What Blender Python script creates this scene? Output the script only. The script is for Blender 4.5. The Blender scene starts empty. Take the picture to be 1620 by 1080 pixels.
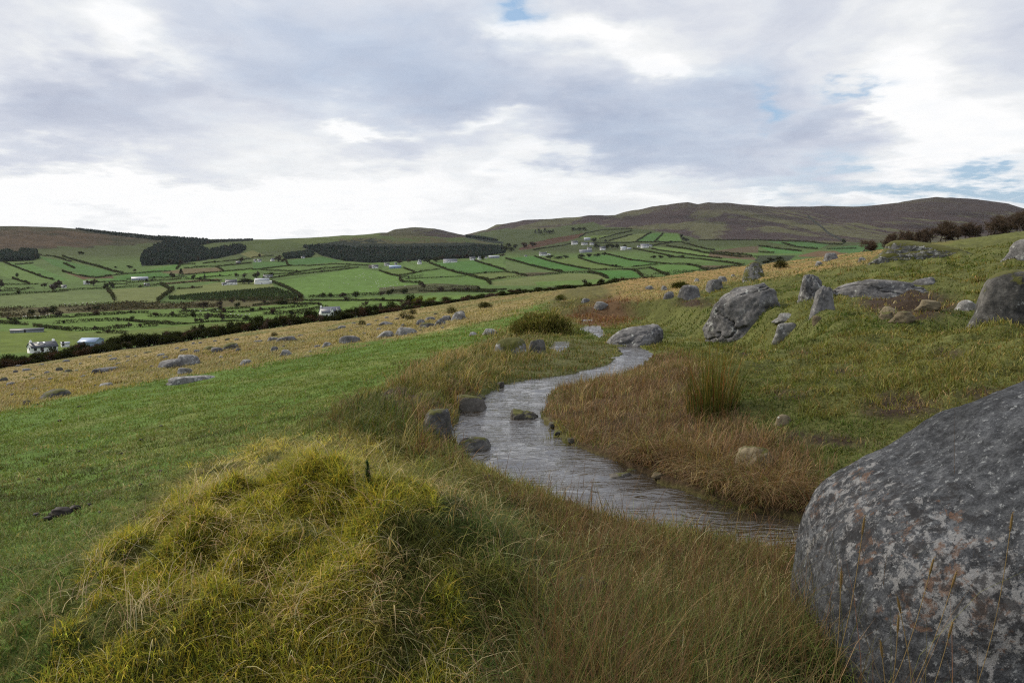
import bpy, math, random
import numpy as np
from mathutils import Vector, Matrix, Euler

random.seed(7)
S = bpy.context.scene
C = S.collection

# ------------------------------------------------------------------ camera, world, sun, exposure
FPX, CU, CV, VH = 1240.0, 810.0, 540.0, 395.0          # focal length in photo pixels, photo centre, horizon row
PITCH = math.atan((CV - VH) / FPX)
SP, CP = math.sin(PITCH), math.cos(PITCH)
cam_d = bpy.data.cameras.new('camera')
cam_d.sensor_width = 36.0
cam_d.lens = 36.0 * FPX / 1620.0
cam_d.clip_start = 0.05
cam_d.clip_end = 30000.0
cam = bpy.data.objects.new('camera', cam_d)
cam.location = (0, 0, 0)
cam.rotation_euler = (math.pi / 2 - PITCH, 0, 0)
C.objects.link(cam)
S.camera = cam

SUN_AZ, SUN_EL = math.radians(-62), math.radians(38)    # azimuth from the view direction (negative: to the left)
sd = bpy.data.lights.new('sun', 'SUN')
sd.energy = 4.5
sd.angle = math.radians(6)
sd.color = (1.0, 0.91, 0.76)
sun = bpy.data.objects.new('sun', sd)
sdir = Vector((math.sin(SUN_AZ) * math.cos(SUN_EL), math.cos(SUN_AZ) * math.cos(SUN_EL), math.sin(SUN_EL)))
sun.rotation_euler = sdir.to_track_quat('Z', 'Y').to_euler()
C.objects.link(sun)

S.render.engine = 'CYCLES'
S.view_settings.view_transform = 'Standard'
S.view_settings.look = 'None'
S.view_settings.exposure = 0.0
S.view_settings.gamma = 1.0
S.cycles.max_bounces = 6
S.cycles.diffuse_bounces = 3
S.cycles.glossy_bounces = 2
S.cycles.transmission_bounces = 3
S.cycles.transparent_max_bounces = 4
S.cycles.use_adaptive_sampling = True
S.cycles.adaptive_threshold = 0.01
S.cycles.use_denoising = False
S.cycles.sample_clamp_direct = 3.0
S.cycles.sample_clamp_indirect = 2.0
S.cycles.filter_width = 1.2
S.render.use_persistent_data = False


def ray(u, v):
    """direction of a photo pixel (camera stands at the origin)"""
    xc = (u - CU) / FPX
    yc = (CV - v) / FPX
    return np.array((xc, CP + yc * SP, -SP + yc * CP))


def proj(x, y, z):
    dep = y * CP - z * SP
    up = y * SP + z * CP
    dep = np.where(dep > 0.05, dep, 0.05)
    return CU + FPX * x / dep, CV - FPX * up / dep


W = bpy.data.worlds.new('World')
S.world = W
W.use_nodes = True
nt = W.node_tree
nt.nodes.clear()


class NG:
    """small helper to write node graphs"""
    def __init__(self, tree):
        self.t = tree

    def n(self, kind, **kw):
        nd = self.t.nodes.new(kind)
        for k, v in kw.items():
            setattr(nd, k, v)
        return nd

    def put(self, sock, val):
        if val is None:
            return
        if isinstance(val, bpy.types.NodeSocket):
            self.t.links.new(val, sock)
        else:
            sock.default_value = val

    def math(self, op, a, b=None, c=None, clamp=False):
        nd = self.n('ShaderNodeMath', operation=op, use_clamp=clamp)
        for i, v in enumerate((a, b, c)):
            self.put(nd.inputs[i], v)
        return nd.outputs[0]

    def vec(self, op, a, b=None, c=None):
        nd = self.n('ShaderNodeVectorMath', operation=op)
        for i, v in enumerate((a, b, c)):
            if v is not None:
                self.put(nd.inputs[i], v)
        return nd.outputs['Value'] if op in ('DOT_PRODUCT', 'LENGTH') else nd.outputs[0]

    def noise(self, vec, scale, detail=4, rough=0.5, dist=0.0, color=False, lac=2.0):
        nd = self.n('ShaderNodeTexNoise')
        self.put(nd.inputs['Vector'], vec)
        nd.inputs['Scale'].default_value = scale
        nd.inputs['Detail'].default_value = detail
        nd.inputs['Roughness'].default_value = rough
        nd.inputs['Distortion'].default_value = dist
        nd.inputs['Lacunarity'].default_value = lac
        return nd.outputs['Color' if color else 0]

    def ramp(self, fac, stops, interp='LINEAR'):
        nd = self.n('ShaderNodeValToRGB')
        cr = nd.color_ramp
        cr.interpolation = interp
        while len(cr.elements) < len(stops):
            cr.elements.new(0.5)
        for e, (p, c) in zip(cr.elements, stops):
            e.position = p
            e.color = (c, c, c, 1) if not hasattr(c, '__len__') else (c[0], c[1], c[2], 1)
        self.put(nd.inputs[0], fac)
        return nd.outputs[0]

    def mix(self, fac, a, b, blend='MIX'):
        nd = self.n('ShaderNodeMix', data_type='RGBA', blend_type=blend)
        self.put(nd.inputs[0], fac)
        for s, v in ((nd.inputs[6], a), (nd.inputs[7], b)):
            if isinstance(v, (tuple, list)) and len(v) == 3:
                v = (v[0], v[1], v[2], 1)
            self.put(s, v)
        return nd.outputs[2]

    def xyz(self, v):
        nd = self.n('ShaderNodeSeparateXYZ')
        self.put(nd.inputs[0], v)
        return nd.outputs

    def comb(self, x, y, z):
        nd = self.n('ShaderNodeCombineXYZ')
        for i, v in enumerate((x, y, z)):
            self.put(nd.inputs[i], v)
        return nd.outputs[0]


def lin(c):
    c = c / 255.0
    return c / 12.92 if c <= 0.04045 else ((c + 0.055) / 1.055) ** 2.4


def rgb(r, g, b):
    return (lin(r), lin(g), lin(b))


def build_sky():
    g = NG(nt)
    sky = g.n('ShaderNodeTexSky', sky_type='NISHITA', sun_disc=False)
    sky.sun_elevation = SUN_EL
    sky.sun_rotation = SUN_AZ
    tc = g.n('ShaderNodeTexCoord').outputs['Generated']
    d = g.vec('NORMALIZE', tc)
    x, y, z = g.xyz(d)
    az = g.math('ARCTAN2', x, y)
    el = g.math('ARCSINE', z)
    # clouds lie on a ceiling: far ones are foreshortened
    zz = g.math('ADD', g.math('MAXIMUM', z, 0.0), 0.16)
    pl = g.comb(g.math('DIVIDE', x, zz), g.math('DIVIDE', y, zz), 0.35)
    warp1 = g.noise(pl, 1.3, 5, 0.55, color=True)
    warp2 = g.noise(pl, 4.5, 6, 0.6, color=True)
    w = g.vec('ADD', g.vec('MULTIPLY', g.vec('SUBTRACT', warp1, (.5, .5, .5)), (.26, .15, 0)),
              g.vec('MULTIPLY', g.vec('SUBTRACT', warp2, (.5, .5, .5)), (.11, .075, 0)))
    p = g.vec('ADD', g.comb(az, el, 0.0), w)

    def ang(u, v):
        r = ray(u, v)
        return math.atan2(r[0], r[1]), math.atan2(r[2], math.hypot(r[0], r[1]))

    def blobs(lst, start, gain=1.25):
        acc = start
        for (u, v, su, sv, amp) in lst:
            a0, e0 = ang(u, v)
            sa, se = su / FPX, sv / FPX
            q = g.vec('MULTIPLY_ADD', p, (1 / sa, 1 / se, 0), (-a0 / sa, -e0 / se, 0))
            r2 = g.vec('DOT_PRODUCT', q, q)
            ex = g.math('POWER', 0.3679, r2)
            acc = g.math('MULTIPLY_ADD', ex, amp * gain, acc)
        return acc
    base = g.ramp(g.math('MULTIPLY_ADD', el, 1.25, 0.1), [(0.0, .86), (0.14, .87), (0.24, .79), (0.36, .64), (0.55, .66), (1, .60)])
    lum = blobs([
        (90, 310, 330, 40, .30), (420, 330, 240, 36, .16), (650, 300, 240, 42, .08),
        (150, 195, 120, 36, -.22), (40, 245, 120, 26, -.12), (250, 140, 120, 32, -.16), (300, 245, 90, 26, -.05),
        (230, 40, 70, 44, .30), (60, 60, 110, 50, .14), (120, 110, 90, 30, .06),
        (420, 80, 110, 70, -.06), (600, 95, 170, 70, -.10), (560, 200, 60, 14, .34), (500, 150, 60, 14, .10), (650, 150, 100, 40, -.10),
        (760, 205, 50, 16, .26), (740, 140, 110, 42, -.10), (615, 240, 110, 22, -.10),
        (900, 195, 120, 42, -.22), (1080, 225, 170, 38, -.20), (1240, 215, 120, 50, -.20), (1330, 170, 90, 40, -.10),
        (790, 32, 34, 24, .42), (850, 60, 60, 26, .16), (940, 38, 80, 30, .34), (1000, 92, 50, 20, .40), (1080, 112, 60, 14, .28), (1150, 60, 100, 50, .06),
        (1250, 40, 100, 40, .02), (1390, 40, 90, 60, .10), (1436, 165, 34, 36, .40), (1490, 100, 50, 60, .22), (1560, 160, 80, 60, .18), (1500, 235, 90, 30, .12),
        (1040, 285, 80, 22, .14), (890, 262, 80, 26, .18), (1180, 316, 44, 14, .22), (980, 320, 140, 20, .05), (1270, 262, 160, 18, -.10), (1300, 290, 120, 18, -.06),
        (1425, 312, 36, 10, .30), (1560, 270, 40, 12, .16), (1090, 160, 120, 22, -.06),
    ], base)
    n1 = g.noise(pl, 2.0, 9, 0.58, 0.35)
    n2 = g.noise(g.vec('ADD', pl, (3.1, 7.7, 0)), 6.5, 8, 0.6, 0.2)
    n3 = g.noise(g.vec('ADD', g.vec('MULTIPLY', g.comb(az, el, 0.0), (7, 13, 1)), g.vec('MULTIPLY', g.vec('SUBTRACT', warp1, (.5, .5, .5)), (2.2, 1.6, 0))), 1.0, 10, 0.56, 0.15)
    lum = g.math('MULTIPLY_ADD', g.math('SUBTRACT', n1, .5), .34, lum)
    lum = g.math('MULTIPLY_ADD', g.math('SUBTRACT', n2, .5), .16, lum)
    lum = g.math('MULTIPLY_ADD', g.math('SUBTRACT', n3, .5), .70, lum)
    col = g.ramp(lum, [(0.0, rgb(146, 153, 174)), (0.30, rgb(177, 185, 204)), (0.52, rgb(199, 205, 219)), (0.68, rgb(217, 221, 230)),
                       (0.84, rgb(236, 238, 240)), (1.0, rgb(253, 253, 253))])
    # blue tint on the middle of the sky, as in the thin cloud there
    blue = blobs([(800, 4, 36, 16, 1.0), (1222, 152, 22, 16, .62), (1388, 126, 24, 10, .6), (1585, 296, 60, 18, .95), (1310, 294, 150, 20, .42), (1465, 288, 60, 14, .5),
                  (1050, 200, 210, 70, .16), (600, 90, 210, 90, .18), (1180, 110, 60, 30, .2)], 0.0)
    blue = g.math('ADD', blue, g.math('MULTIPLY', g.math('SUBTRACT', n2, .5), .35))
    blue = g.math('MAXIMUM', g.math('MINIMUM', blue, .95), 0.0)
    skyb = g.mix(0.55, g.vec('MULTIPLY', sky.outputs[0], (.10, .10, .10)), rgb(165, 203, 240))
    cl = g.mix(blue, col, skyb)
    # overhead and behind (outside the picture) the sky is boosted, an unseen addition to light the ground
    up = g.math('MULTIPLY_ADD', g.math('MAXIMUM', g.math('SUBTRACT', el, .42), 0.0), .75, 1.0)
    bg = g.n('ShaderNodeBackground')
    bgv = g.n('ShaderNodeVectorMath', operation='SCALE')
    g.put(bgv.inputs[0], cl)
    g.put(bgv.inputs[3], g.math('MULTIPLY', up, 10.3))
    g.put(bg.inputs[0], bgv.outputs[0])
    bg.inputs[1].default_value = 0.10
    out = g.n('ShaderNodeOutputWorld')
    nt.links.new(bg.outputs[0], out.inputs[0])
    W.cycles.sampling_method = 'MANUAL'
    W.cycles.sample_map_resolution = 512


build_sky()

# ------------------------------------------------------------------ numeric helpers


def _hash(ix, iy, iz, seed):
    with np.errstate(over='ignore'):
        h = (ix.astype(np.uint32) * np.uint32(374761393) + iy.astype(np.uint32) * np.uint32(668265263)
             + iz.astype(np.uint32) * np.uint32(2147483647) + np.uint32((seed * 974711 + 12345) & 0xffffffff))
        h = (h ^ (h >> np.uint32(13))) * np.uint32(1274126177)
        h = (h ^ (h >> np.uint32(16))) * np.uint32(2246822519)
        h = h ^ (h >> np.uint32(15))
    return h.astype(np.float64) / 4294967295.0


def vn2(x, y, seed=0):
    fx, fy = np.floor(x), np.floor(y)
    ix, iy = fx.astype(np.int64), fy.astype(np.int64)
    tx, ty = x - fx, y - fy
    tx = tx * tx * tx * (tx * (tx * 6 - 15) + 10)
    ty = ty * ty * ty * (ty * (ty * 6 - 15) + 10)
    z = np.zeros_like(ix)
    a, b = _hash(ix, iy, z, seed), _hash(ix + 1, iy, z, seed)
    c, d = _hash(ix, iy + 1, z, seed), _hash(ix + 1, iy + 1, z, seed)
    return (a + (b - a) * tx) * (1 - ty) + (c + (d - c) * tx) * ty


def fbm(x, y, octaves=4, seed=0, gain=0.5):
    x = np.asarray(x, float); y = np.asarray(y, float)
    s, a, t = np.zeros(np.broadcast(x, y).shape), 1.0, 0.0
    cr, sr = math.cos(.6), math.sin(.6)
    for o in range(octaves):
        s = s + a * vn2(x, y, seed + o * 17)
        t += a
        a *= gain
        x, y = (x * cr - y * sr) * 2.03 + 11.3, (x * sr + y * cr) * 2.03 + 5.7
    return s / t - 0.5


def vn3(p, seed=0):
    f = np.floor(p)
    i = f.astype(np.int64)
    t = p - f
    t = t * t * (3 - 2 * t)
    r = 0.0
    for dx in (0, 1):
        for dy in (0, 1):
            for dz in (0, 1):
                w = (t[:, 0] if dx else 1 - t[:, 0]) * (t[:, 1] if dy else 1 - t[:, 1]) * (t[:, 2] if dz else 1 - t[:, 2])
                r = r + w * _hash(i[:, 0] + dx, i[:, 1] + dy, i[:, 2] + dz, seed)
    return r


def fbm3(p, octaves=4, seed=0, gain=0.5):
    s, a, t = 0.0, 1.0, 0.0
    for o in range(octaves):
        s = s + a * vn3(p, seed + 31 * o)
        t += a
        a *= gain
        p = p * 2.07 + 3.3
    return s / t - 0.5


def sstep(a, b, x):
    t = np.clip((x - a) / (b - a), 0, 1)
    return t * t * (3 - 2 * t)


def inside(px, py, poly):
    px, py = np.asarray(px, float), np.asarray(py, float)
    r = np.zeros(px.shape, bool)
    n = len(poly)
    for i in range(n):
        x0, y0 = poly[i]; x1, y1 = poly[(i + 1) % n]
        if y0 == y1:
            continue
        c = ((y0 > py) != (y1 > py)) & (px < (x1 - x0) * (py - y0) / (y1 - y0) + x0)
        r ^= c
    return r


def seg_dist(px, py, pts, closed=False):
    best = np.full(np.shape(px), 1e18)
    n = len(pts)
    for i in range(n if closed else n - 1):
        x0, y0 = pts[i]; x1, y1 = pts[(i + 1) % n]
        dx, dy = x1 - x0, y1 - y0
        L = dx * dx + dy * dy + 1e-12
        t = np.clip(((px - x0) * dx + (py - y0) * dy) / L, 0, 1)
        best = np.minimum(best, (px - x0 - t * dx) ** 2 + (py - y0 - t * dy) ** 2)
    return np.sqrt(best)


def sd_poly(px, py, poly):
    d = seg_dist(px, py, poly, True)
    return np.where(inside(px, py, poly), -d, d)

# ------------------------------------------------------------------ the lie of the land
A0, AX, AY = -1.45, 0.14, -0.05


def zw(y):
    """water level of the brook; it runs gently away from the viewer"""
    return -1.80 - 0.045 * (y - 4.7)


def on_water(u, v, lift=0.0):
    r = ray(u, v)
    # z = zw(y)+lift on the ray t*r
    t = (-1.80 + 0.045 * 4.7 + lift) / (r[2] + 0.045 * r[1])
    return (t * r[0], t * r[1])


WATER_PX = [
    [(975, 548), (985, 560), (960, 578), (900, 593), (850, 599), (805, 606), (772, 620), (735, 645), (716, 675), (722, 700), (735, 722),
     (760, 748), (820, 773), (880, 795), (960, 822), (1040, 843), (1120, 858), (1200, 871), (1290, 886), (1420, 905),
     (1420, 852), (1290, 826), (1200, 812), (1120, 790), (1060, 766), (990, 738), (930, 714), (895, 700), (872, 680), (858, 660), (868, 636),
     (880, 617), (925, 606), (980, 594), (1020, 577), (1034, 560), (1010, 547)],
    [(868, 551), (878, 541), (902, 541), (899, 550), (885, 556)],
    [(914, 522), (926, 516), (950, 516), (953, 522), (958, 531), (948, 535), (938, 528)],
    [(896, 488), (912, 487), (913, 495)],
    [(918, 506), (940, 505), (938, 509), (922, 510)],
]
WATER = [[on_water(u, v) for u, v in pl] for pl in WATER_PX]
_ctr_px = [(1420, 880), (1290, 856), (1120, 825), (960, 780), (830, 730), (790, 690), (800, 650), (840, 610), (940, 598), (1000, 575), (990, 552),
           (935, 521), (905, 491)]
CTR = [on_water(u, v) for u, v in _ctr_px]
_cy = np.array([c[1] for c in CTR] + [60.0]); _cx = np.array([c[0] for c in CTR] + [3.6])
_o = np.argsort(_cy); _cy, _cx = _cy[_o], _cx[_o]

LEVEE_Z = 0.30
LEVEE = [(-0.75, 5.4), (-1.05, 7.0), (-1.15, 8.6), (-1.1, 10.4), (-0.5, 13.5), (0.45, 17.5), (1.5, 24.0), (3.2, 33.0), (4.5, 45.0)]
_ly = np.array([p[1] for p in LEVEE]); _lx = np.array([p[0] for p in LEVEE])


def near_h(x, y):
    x = np.asarray(x, float); y = np.asarray(y, float)
    R = np.hypot(x, y)
    T = A0 + AX * x + AY * y
    # the slope eases off uphill and steepens a little downhill, far from the viewer
    T = T - 0.00045 * np.maximum(R - 60, 0) ** 2 * sstep(-10, 60, x) * 0.25
    far = sstep(5, 40, R)
    T = T + fbm(x / 17, y / 17, 3, 3) * 1.0 * far + fbm(x / 5.2, y / 5.2, 3, 5) * 0.42 * sstep(4, 14, R)
    left = sstep(0.5, -2.5, x - np.interp(y, _cy, _cx))
    T = T + fbm(x / 0.9, y / 0.9, 4, 9) * (0.50 - 0.42 * left) * (0.5 + 0.5 * sstep(3, 9, R))
    T = T + fbm(x / 0.22, y / 0.22, 2, 12) * 0.035
    near = R < 60
    if near.any():
        xn, yn = x[near], y[near]
        Tn = T[near]
        w = zw(yn)
        # the bank thrown up along the left of the brook
        d = seg_dist(xn, yn, LEVEE)
        side = xn - np.interp(yn, _ly, _lx)
        sg = 0.80 + 0.018 * yn - 0.22 * sstep(-.5, .5, side)
        crest = w + LEVEE_Z + fbm(xn / 1.3, yn / 1.3, 3, 21) * 0.34
        Tn = Tn + np.maximum(crest - Tn, 0) * np.exp(-(d / sg) ** 2) * sstep(48, 30, yn)
        # the tussock mound in front
        m = np.exp(-(((xn + 1.06) / 1.28) ** 2 + ((yn - 3.30) / 1.02) ** 2) ** (1.6 - .45 * sstep(-.7, -.1, xn)))
        m2 = np.exp(-(((xn + 0.15) / 0.70) ** 2 + ((yn - 3.0) / 0.75) ** 2))
        Tn = Tn + (0.69 * m) * (1 + 0.30 * fbm(xn / 0.42, yn / 0.42, 3, 31)) + m * fbm(xn / .21, yn / .21, 3, 33) * .27
        # channel of the brook
        sd = np.full(xn.shape, 1e9)
        for pl in WATER:
            sd = np.minimum(sd, sd_poly(xn, yn, pl))
        sd = sd + fbm(xn / 0.5, yn / 0.5, 3, 41) * 0.16 * (1 - .5 * sstep(11, 14, yn))
        rs = xn > np.interp(yn, _cy, _cx)
        bank = np.where(rs, 0.04 + 0.11 * sd + 0.055 * sd ** 2, 0.05 + 0.42 * sd + 0.1 * sd ** 2)
        nearbrook = sstep(3.6, 2.4, sd)
        flatm = sstep(11, 14, yn)
        nside = sstep(-.7, .3, xn) * sstep(8, 6, yn)
        bank = np.where(rs, bank, bank * (1 - nside) + (.03 + .10 * sd) * nside)
        bank = bank * (1 - .94 * flatm)
        lim = w + bank + fbm(xn / 0.6, yn / 0.6, 3, 43) * 0.10 * sstep(0, .4, sd) * (1 - .85 * flatm)
        cut = np.minimum(Tn, np.where(sd > 0, lim, w - 0.02 - np.minimum(0.22, -sd * 0.5)))
        # ground beside the water never sinks under its level
        lift = np.where((sd > 0) & (sd < 3.0), np.maximum(cut, w + 0.012 + 0.02 * sd - 0.5 * np.maximum(sd - 1.0, 0)), cut)
        nb = np.where(sd < 0, 1.0, nearbrook)
        Tn = Tn + (lift - Tn) * nb
        T = T.copy()
        T[near] = Tn
    return T


KR = np.array([205., 380, 600, 850, 1200, 1700, 2300, 2900, 3600, 4600, 6500, 12000])
KU = np.array([-400., 0, 200, 400, 600, 735, 905, 1080, 1300, 1470, 1620, 2000])
KV = np.array([
    #  205   380   600   850  1200  1700  2300  2900  3600  4600  6500 12000
    [0, 600, 545, 508, 470, 432, 396, 362, 370, 378, 390, 393],
    [0, 563, 522, 492, 460, 428, 396, 359, 372, 380, 390, 393],
    [0, 552, 515, 486, 457, 426, 397, 369, 376, 383, 390, 393],
    [0, 536, 507, 479, 454, 424, 401, 378, 382, 386, 390, 393],
    [0, 517, 489, 468, 447, 420, 396, 368, 374, 364, 385, 393],
    [0, 500, 478, 461, 440, 413, 396, 375, 378, 372, 384, 393],
    [0, 480, 462, 449, 431, 408, 397, 386, 364, 344, 372, 393],
    [0, 462, 448, 438, 424, 402, 388, 375, 350, 322, 360, 393],
    [0, 436, 430, 425, 416, 402, 388, 377, 352, 327, 360, 393],
    [0, 424, 418, 413, 407, 398, 388, 375, 345, 313, 355, 393],
    [0, 416, 412, 408, 403, 396, 388, 374, 352, 332, 355, 393],
    [0, 412, 410, 406, 402, 396, 388, 372, 350, 330, 355, 393]], float)
RIDGE_F = [(-400, 362), (-100, 360), (0, 358.5), (50, 358.5), (110, 360.5), (160, 365.5), (200, 369.5), (270, 376.5), (340, 379), (400, 379.5), (440, 378.5), (480, 377),
           (560, 372.5), (600, 369), (640, 368), (690, 370), (740, 375), (800, 383), (850, 388), (905, 390), (1080, 379), (2000, 376)]
RIDGE_B = [(-400, 378), (540, 384), (610, 371), (625, 364), (660, 360), (690, 362), (715, 368), (735, 372.5), (770, 364), (785, 355), (800, 354), (830, 349), (870, 347.5),
           (900, 345), (930, 342), (970, 341), (1000, 333), (1040, 326), (1070, 322), (1082, 320.5), (1098, 324), (1115, 321.5), (1140, 322), (1170, 325), (1220, 328.5),
           (1290, 327), (1340, 328), (1380, 325.5), (1410, 322), (1440, 316), (1466, 313), (1500, 314.5), (1540, 319), (1580, 324), (1600, 330), (1640, 340), (2000, 350)]


def _elev(u, v):
    xc = (u - CU) / FPX
    yc = (CV - v) / FPX
    return (-SP + yc * CP) / np.hypot(xc, CP + yc * SP)


def far_knots(x, y):
    """heights of the valley profile at every knot, for the bearing of each point"""
    yy = np.maximum(y, 1e-3)
    u = np.where(y > 0, CU + FPX * CP * x / yy, np.where(x > 0, 2000, -400))
    u = np.clip(u, -400, 2000)
    zs = []
    for k in range(len(KR)):
        if k == 7:
            v = np.interp(u, [p[0] for p in RIDGE_F], [p[1] for p in RIDGE_F])
        elif k == 9:
            v = np.interp(u, [p[0] for p in RIDGE_B], [p[1] for p in RIDGE_B])
        else:
            v = np.interp(u, KU, KV[:, k])
        zs.append(KR[k] * _elev(u, v))
    return np.stack(zs, -1), u


def far_h(x, y):
    x = np.asarray(x, float); y = np.asarray(y, float)
    shp = x.shape
    x, y = x.ravel(), y.ravel()
    R = np.hypot(x, y)
    Z, u = far_knots(x, y)
    s = np.maximum(R, 1) / KR[0]
    Z[:, 0] = near_h(x / s, y / s)
    n = len(KR)
    # cubic Hermite with limited slopes
    d = (Z[:, 1:] - Z[:, :-1]) / (KR[1:] - KR[:-1])
    m = np.zeros_like(Z)
    m[:, 0], m[:, -1] = d[:, 0] * 1.3, d[:, -1]
    ok = d[:, :-1] * d[:, 1:] > 0
    hm = 2 * d[:, :-1] * d[:, 1:] / np.where(ok, d[:, :-1] + d[:, 1:], 1)
    m[:, 1:-1] = np.where(ok, hm, 0)
    k = np.clip(np.searchsorted(KR, R) - 1, 0, n - 2)
    ar = np.arange(len(R))
    h = KR[k + 1] - KR[k]
    t = np.clip((R - KR[k]) / h, 0, 1)
    z0, z1, m0, m1 = Z[ar, k], Z[ar, k + 1], m[ar, k], m[ar, k + 1]
    z = (z0 * (1 + 2 * t) * (1 - t) ** 2 + m0 * h * t * (1 - t) ** 2 + z1 * t * t * (3 - 2 * t) + m1 * h * t * t * (t - 1))
    hill = sstep(1500, 2600, R)
    z = z + fbm(x / 90, y / 90, 4, 51) * (1.2 * sstep(210, 420, R) + 9 * hill * (1 - 0.75 * sstep(2700, 2900, R) * sstep(3100, 2900, R)))
    z = z + hill * np.abs(fbm(x / 420 + .3, y / 420, 4, 57)) * -34 * sstep(2900, 3500, R) * sstep(4550, 4100, R)
    return z.reshape(shp)


def H(x, y):
    x = np.atleast_1d(np.asarray(x, float)); y = np.atleast_1d(np.asarray(y, float))
    R = np.hypot(x, y)
    out = np.empty(x.shape)
    a = R <= KR[0]
    if a.any():
        out[a] = near_h(x[a], y[a])
    if (~a).any():
        out[~a] = far_h(x[~a], y[~a])
    return out


_RS = np.exp(np.linspace(math.log(1.5), math.log(6400), 620))


def hits(uv, rmin=1.5):
    """where the rays through photo pixels meet the ground: world points (n,3)"""
    uv = np.asarray(uv, float).reshape(-1, 2)
    xc = (uv[:, 0] - CU) / FPX; yc = (CV - uv[:, 1]) / FPX
    dx, dy, dz = xc, CP + yc * SP, -SP + yc * CP
    hl = np.hypot(dx, dy)
    dx, dy, dz = dx / hl, dy / hl, dz / hl
    rs = _RS[_RS >= rmin]
    X = dx[:, None] * rs; Y = dy[:, None] * rs; Z = dz[:, None] * rs
    G = H(X.ravel(), Y.ravel()).reshape(X.shape)
    below = Z < G
    below[:, 0] = False
    below[:, -1] = True
    i = np.argmax(below, 1)
    lo, hi = rs[i - 1].copy(), rs[i].copy()
    for _ in range(9):
        md = (lo + hi) / 2
        b = dz * md < H(dx * md, dy * md)
        hi = np.where(b, md, hi); lo = np.where(b, lo, md)
    x, y = dx * hi, dy * hi
    return np.stack((x, y, H(x, y)), 1)


def hit(u, v, rmin=1.5):
    return hits([(u, v)], rmin)[0]


# ------------------------------------------------------------------ mesh helpers


def mesh_np(name, verts, faces, mat=None, col=None, smooth=False, parent=None, link=True, attrs=None, normals=None):
    """faces: an (n,3) or (n,4) array, or a list of such arrays"""
    me = bpy.data.meshes.new(name)
    if not isinstance(faces, (list, tuple)):
        faces = [faces]
    faces = [np.asarray(f, np.int32) for f in faces if len(f)]
    verts = np.asarray(verts, np.float32)
    me.vertices.add(len(verts))
    me.vertices.foreach_set('co', verts.ravel())
    nl = sum(f.size for f in faces)
    npoly = sum(len(f) for f in faces)
    me.loops.add(nl)
    me.polygons.add(npoly)
    me.loops.foreach_set('vertex_index', np.concatenate([f.ravel() for f in faces]))
    st, o = [], 0
    for f in faces:
        st.append(np.arange(len(f), dtype=np.int32) * f.shape[1] + o)
        o += f.size
    me.polygons.foreach_set('loop_start', np.concatenate(st))
    me.update(calc_edges=True)
    if smooth:
        me.polygons.foreach_set('use_smooth', np.ones(npoly, bool))
    if col is not None:
        a = me.color_attributes.new('col', 'FLOAT_COLOR', 'POINT')
        c = np.ones((len(verts), 4), np.float32)
        c[:, :3] = col
        a.data.foreach_set('color', c.ravel())
    for k, vv in (attrs or {}).items():
        a = me.attributes.new(k, 'FLOAT', 'POINT')
        a.data.foreach_set('value', np.asarray(vv, np.float32))
    if mat is not None:
        for m in (mat if isinstance(mat, (list, tuple)) else [mat]):
            me.materials.append(m)
    o = bpy.data.objects.new(name, me)
    if link:
        C.objects.link(o)
    if parent is not None:
        o.parent = parent
    return o


def tag(o, label=None, cat=None, group=None, kind=None):
    if label:
        o['label'] = label
    if cat:
        o['category'] = cat
    if group:
        o['group'] = group
    if kind:
        o['kind'] = kind
    return o


def empty(name, loc, rz=0.0, label=None, cat=None, group=None):
    o = bpy.data.objects.new(name, None)
    o.empty_display_size = 0.3
    o.location = loc
    o.rotation_euler = (0, 0, rz)
    C.objects.link(o)
    return tag(o, label, cat, group)


def copy_tree(o, parent=None):
    c = o.copy()
    C.objects.link(c)
    if parent is not None:
        c.parent = parent
    for ch in list(o.children):
        copy_tree(ch, c)
    return c


def new_mat(name):
    m = bpy.data.materials.new(name)
    m.use_nodes = True
    m.node_tree.nodes.clear()
    return m, NG(m.node_tree)


def finish(m, g, shader):
    out = g.n('ShaderNodeOutputMaterial')
    m.node_tree.links.new(shader, out.inputs[0])
    return m


def principled(g, color, rough=0.8, spec=0.3, normal=None, metallic=0.0):
    b = g.n('ShaderNodeBsdfPrincipled')
    g.put(b.inputs['Base Color'], color if not isinstance(color, (tuple, list)) or len(color) == 4 else (*color, 1))
    g.put(b.inputs['Roughness'], rough)
    b.inputs['Specular IOR Level'].default_value = spec
    b.inputs['Metallic'].default_value = metallic
    if normal is not None:
        g.put(b.inputs['Normal'], normal)
    return b.outputs[0]


def bump(g, height, strength=0.5, dist=0.02):
    nd = g.n('ShaderNodeBump')
    nd.inputs['Strength'].default_value = strength
    nd.inputs['Distance'].default_value = dist
    g.put(nd.inputs['Height'], height)
    return nd.outputs[0]


def attr(g, name='col'):
    nd = g.n('ShaderNodeAttribute', attribute_name=name)
    return nd.outputs['Color']


# ------------------------------------------------------------------ what grows where
LAWN = [(-900, 900), (-500, 760), (-400, 738), (0, 648), (110, 626), (240, 603), (345, 588), (440, 569), (560, 544), (640, 534), (700, 523), (770, 507), (830, 488), (862, 474), (880, 478),
        (872, 500), (812, 524), (748, 548), (672, 578), (625, 604), (560, 655), (500, 700), (430, 700), (330, 735), (230, 780), (150, 850), (108, 960), (60, 1250), (-900, 1500)]
TANL = [(-900, 900), (-500, 760), (-400, 738), (0, 648), (110, 626), (240, 603), (345, 588), (440, 569), (560, 544), (640, 534), (700, 523), (770, 507), (830, 488), (862, 474), (905, 452),
        (700, 455), (400, 490), (0, 550), (-900, 650)]
TANR = [(905, 452), (1000, 430), (1620, 330), (2200, 260), (2200, 300), (1560, 368), (1420, 396), (1385, 412), (1310, 428), (1215, 441), (1150, 447), (1110, 455), (1060, 468), (1000, 478), (960, 470)]
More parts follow.
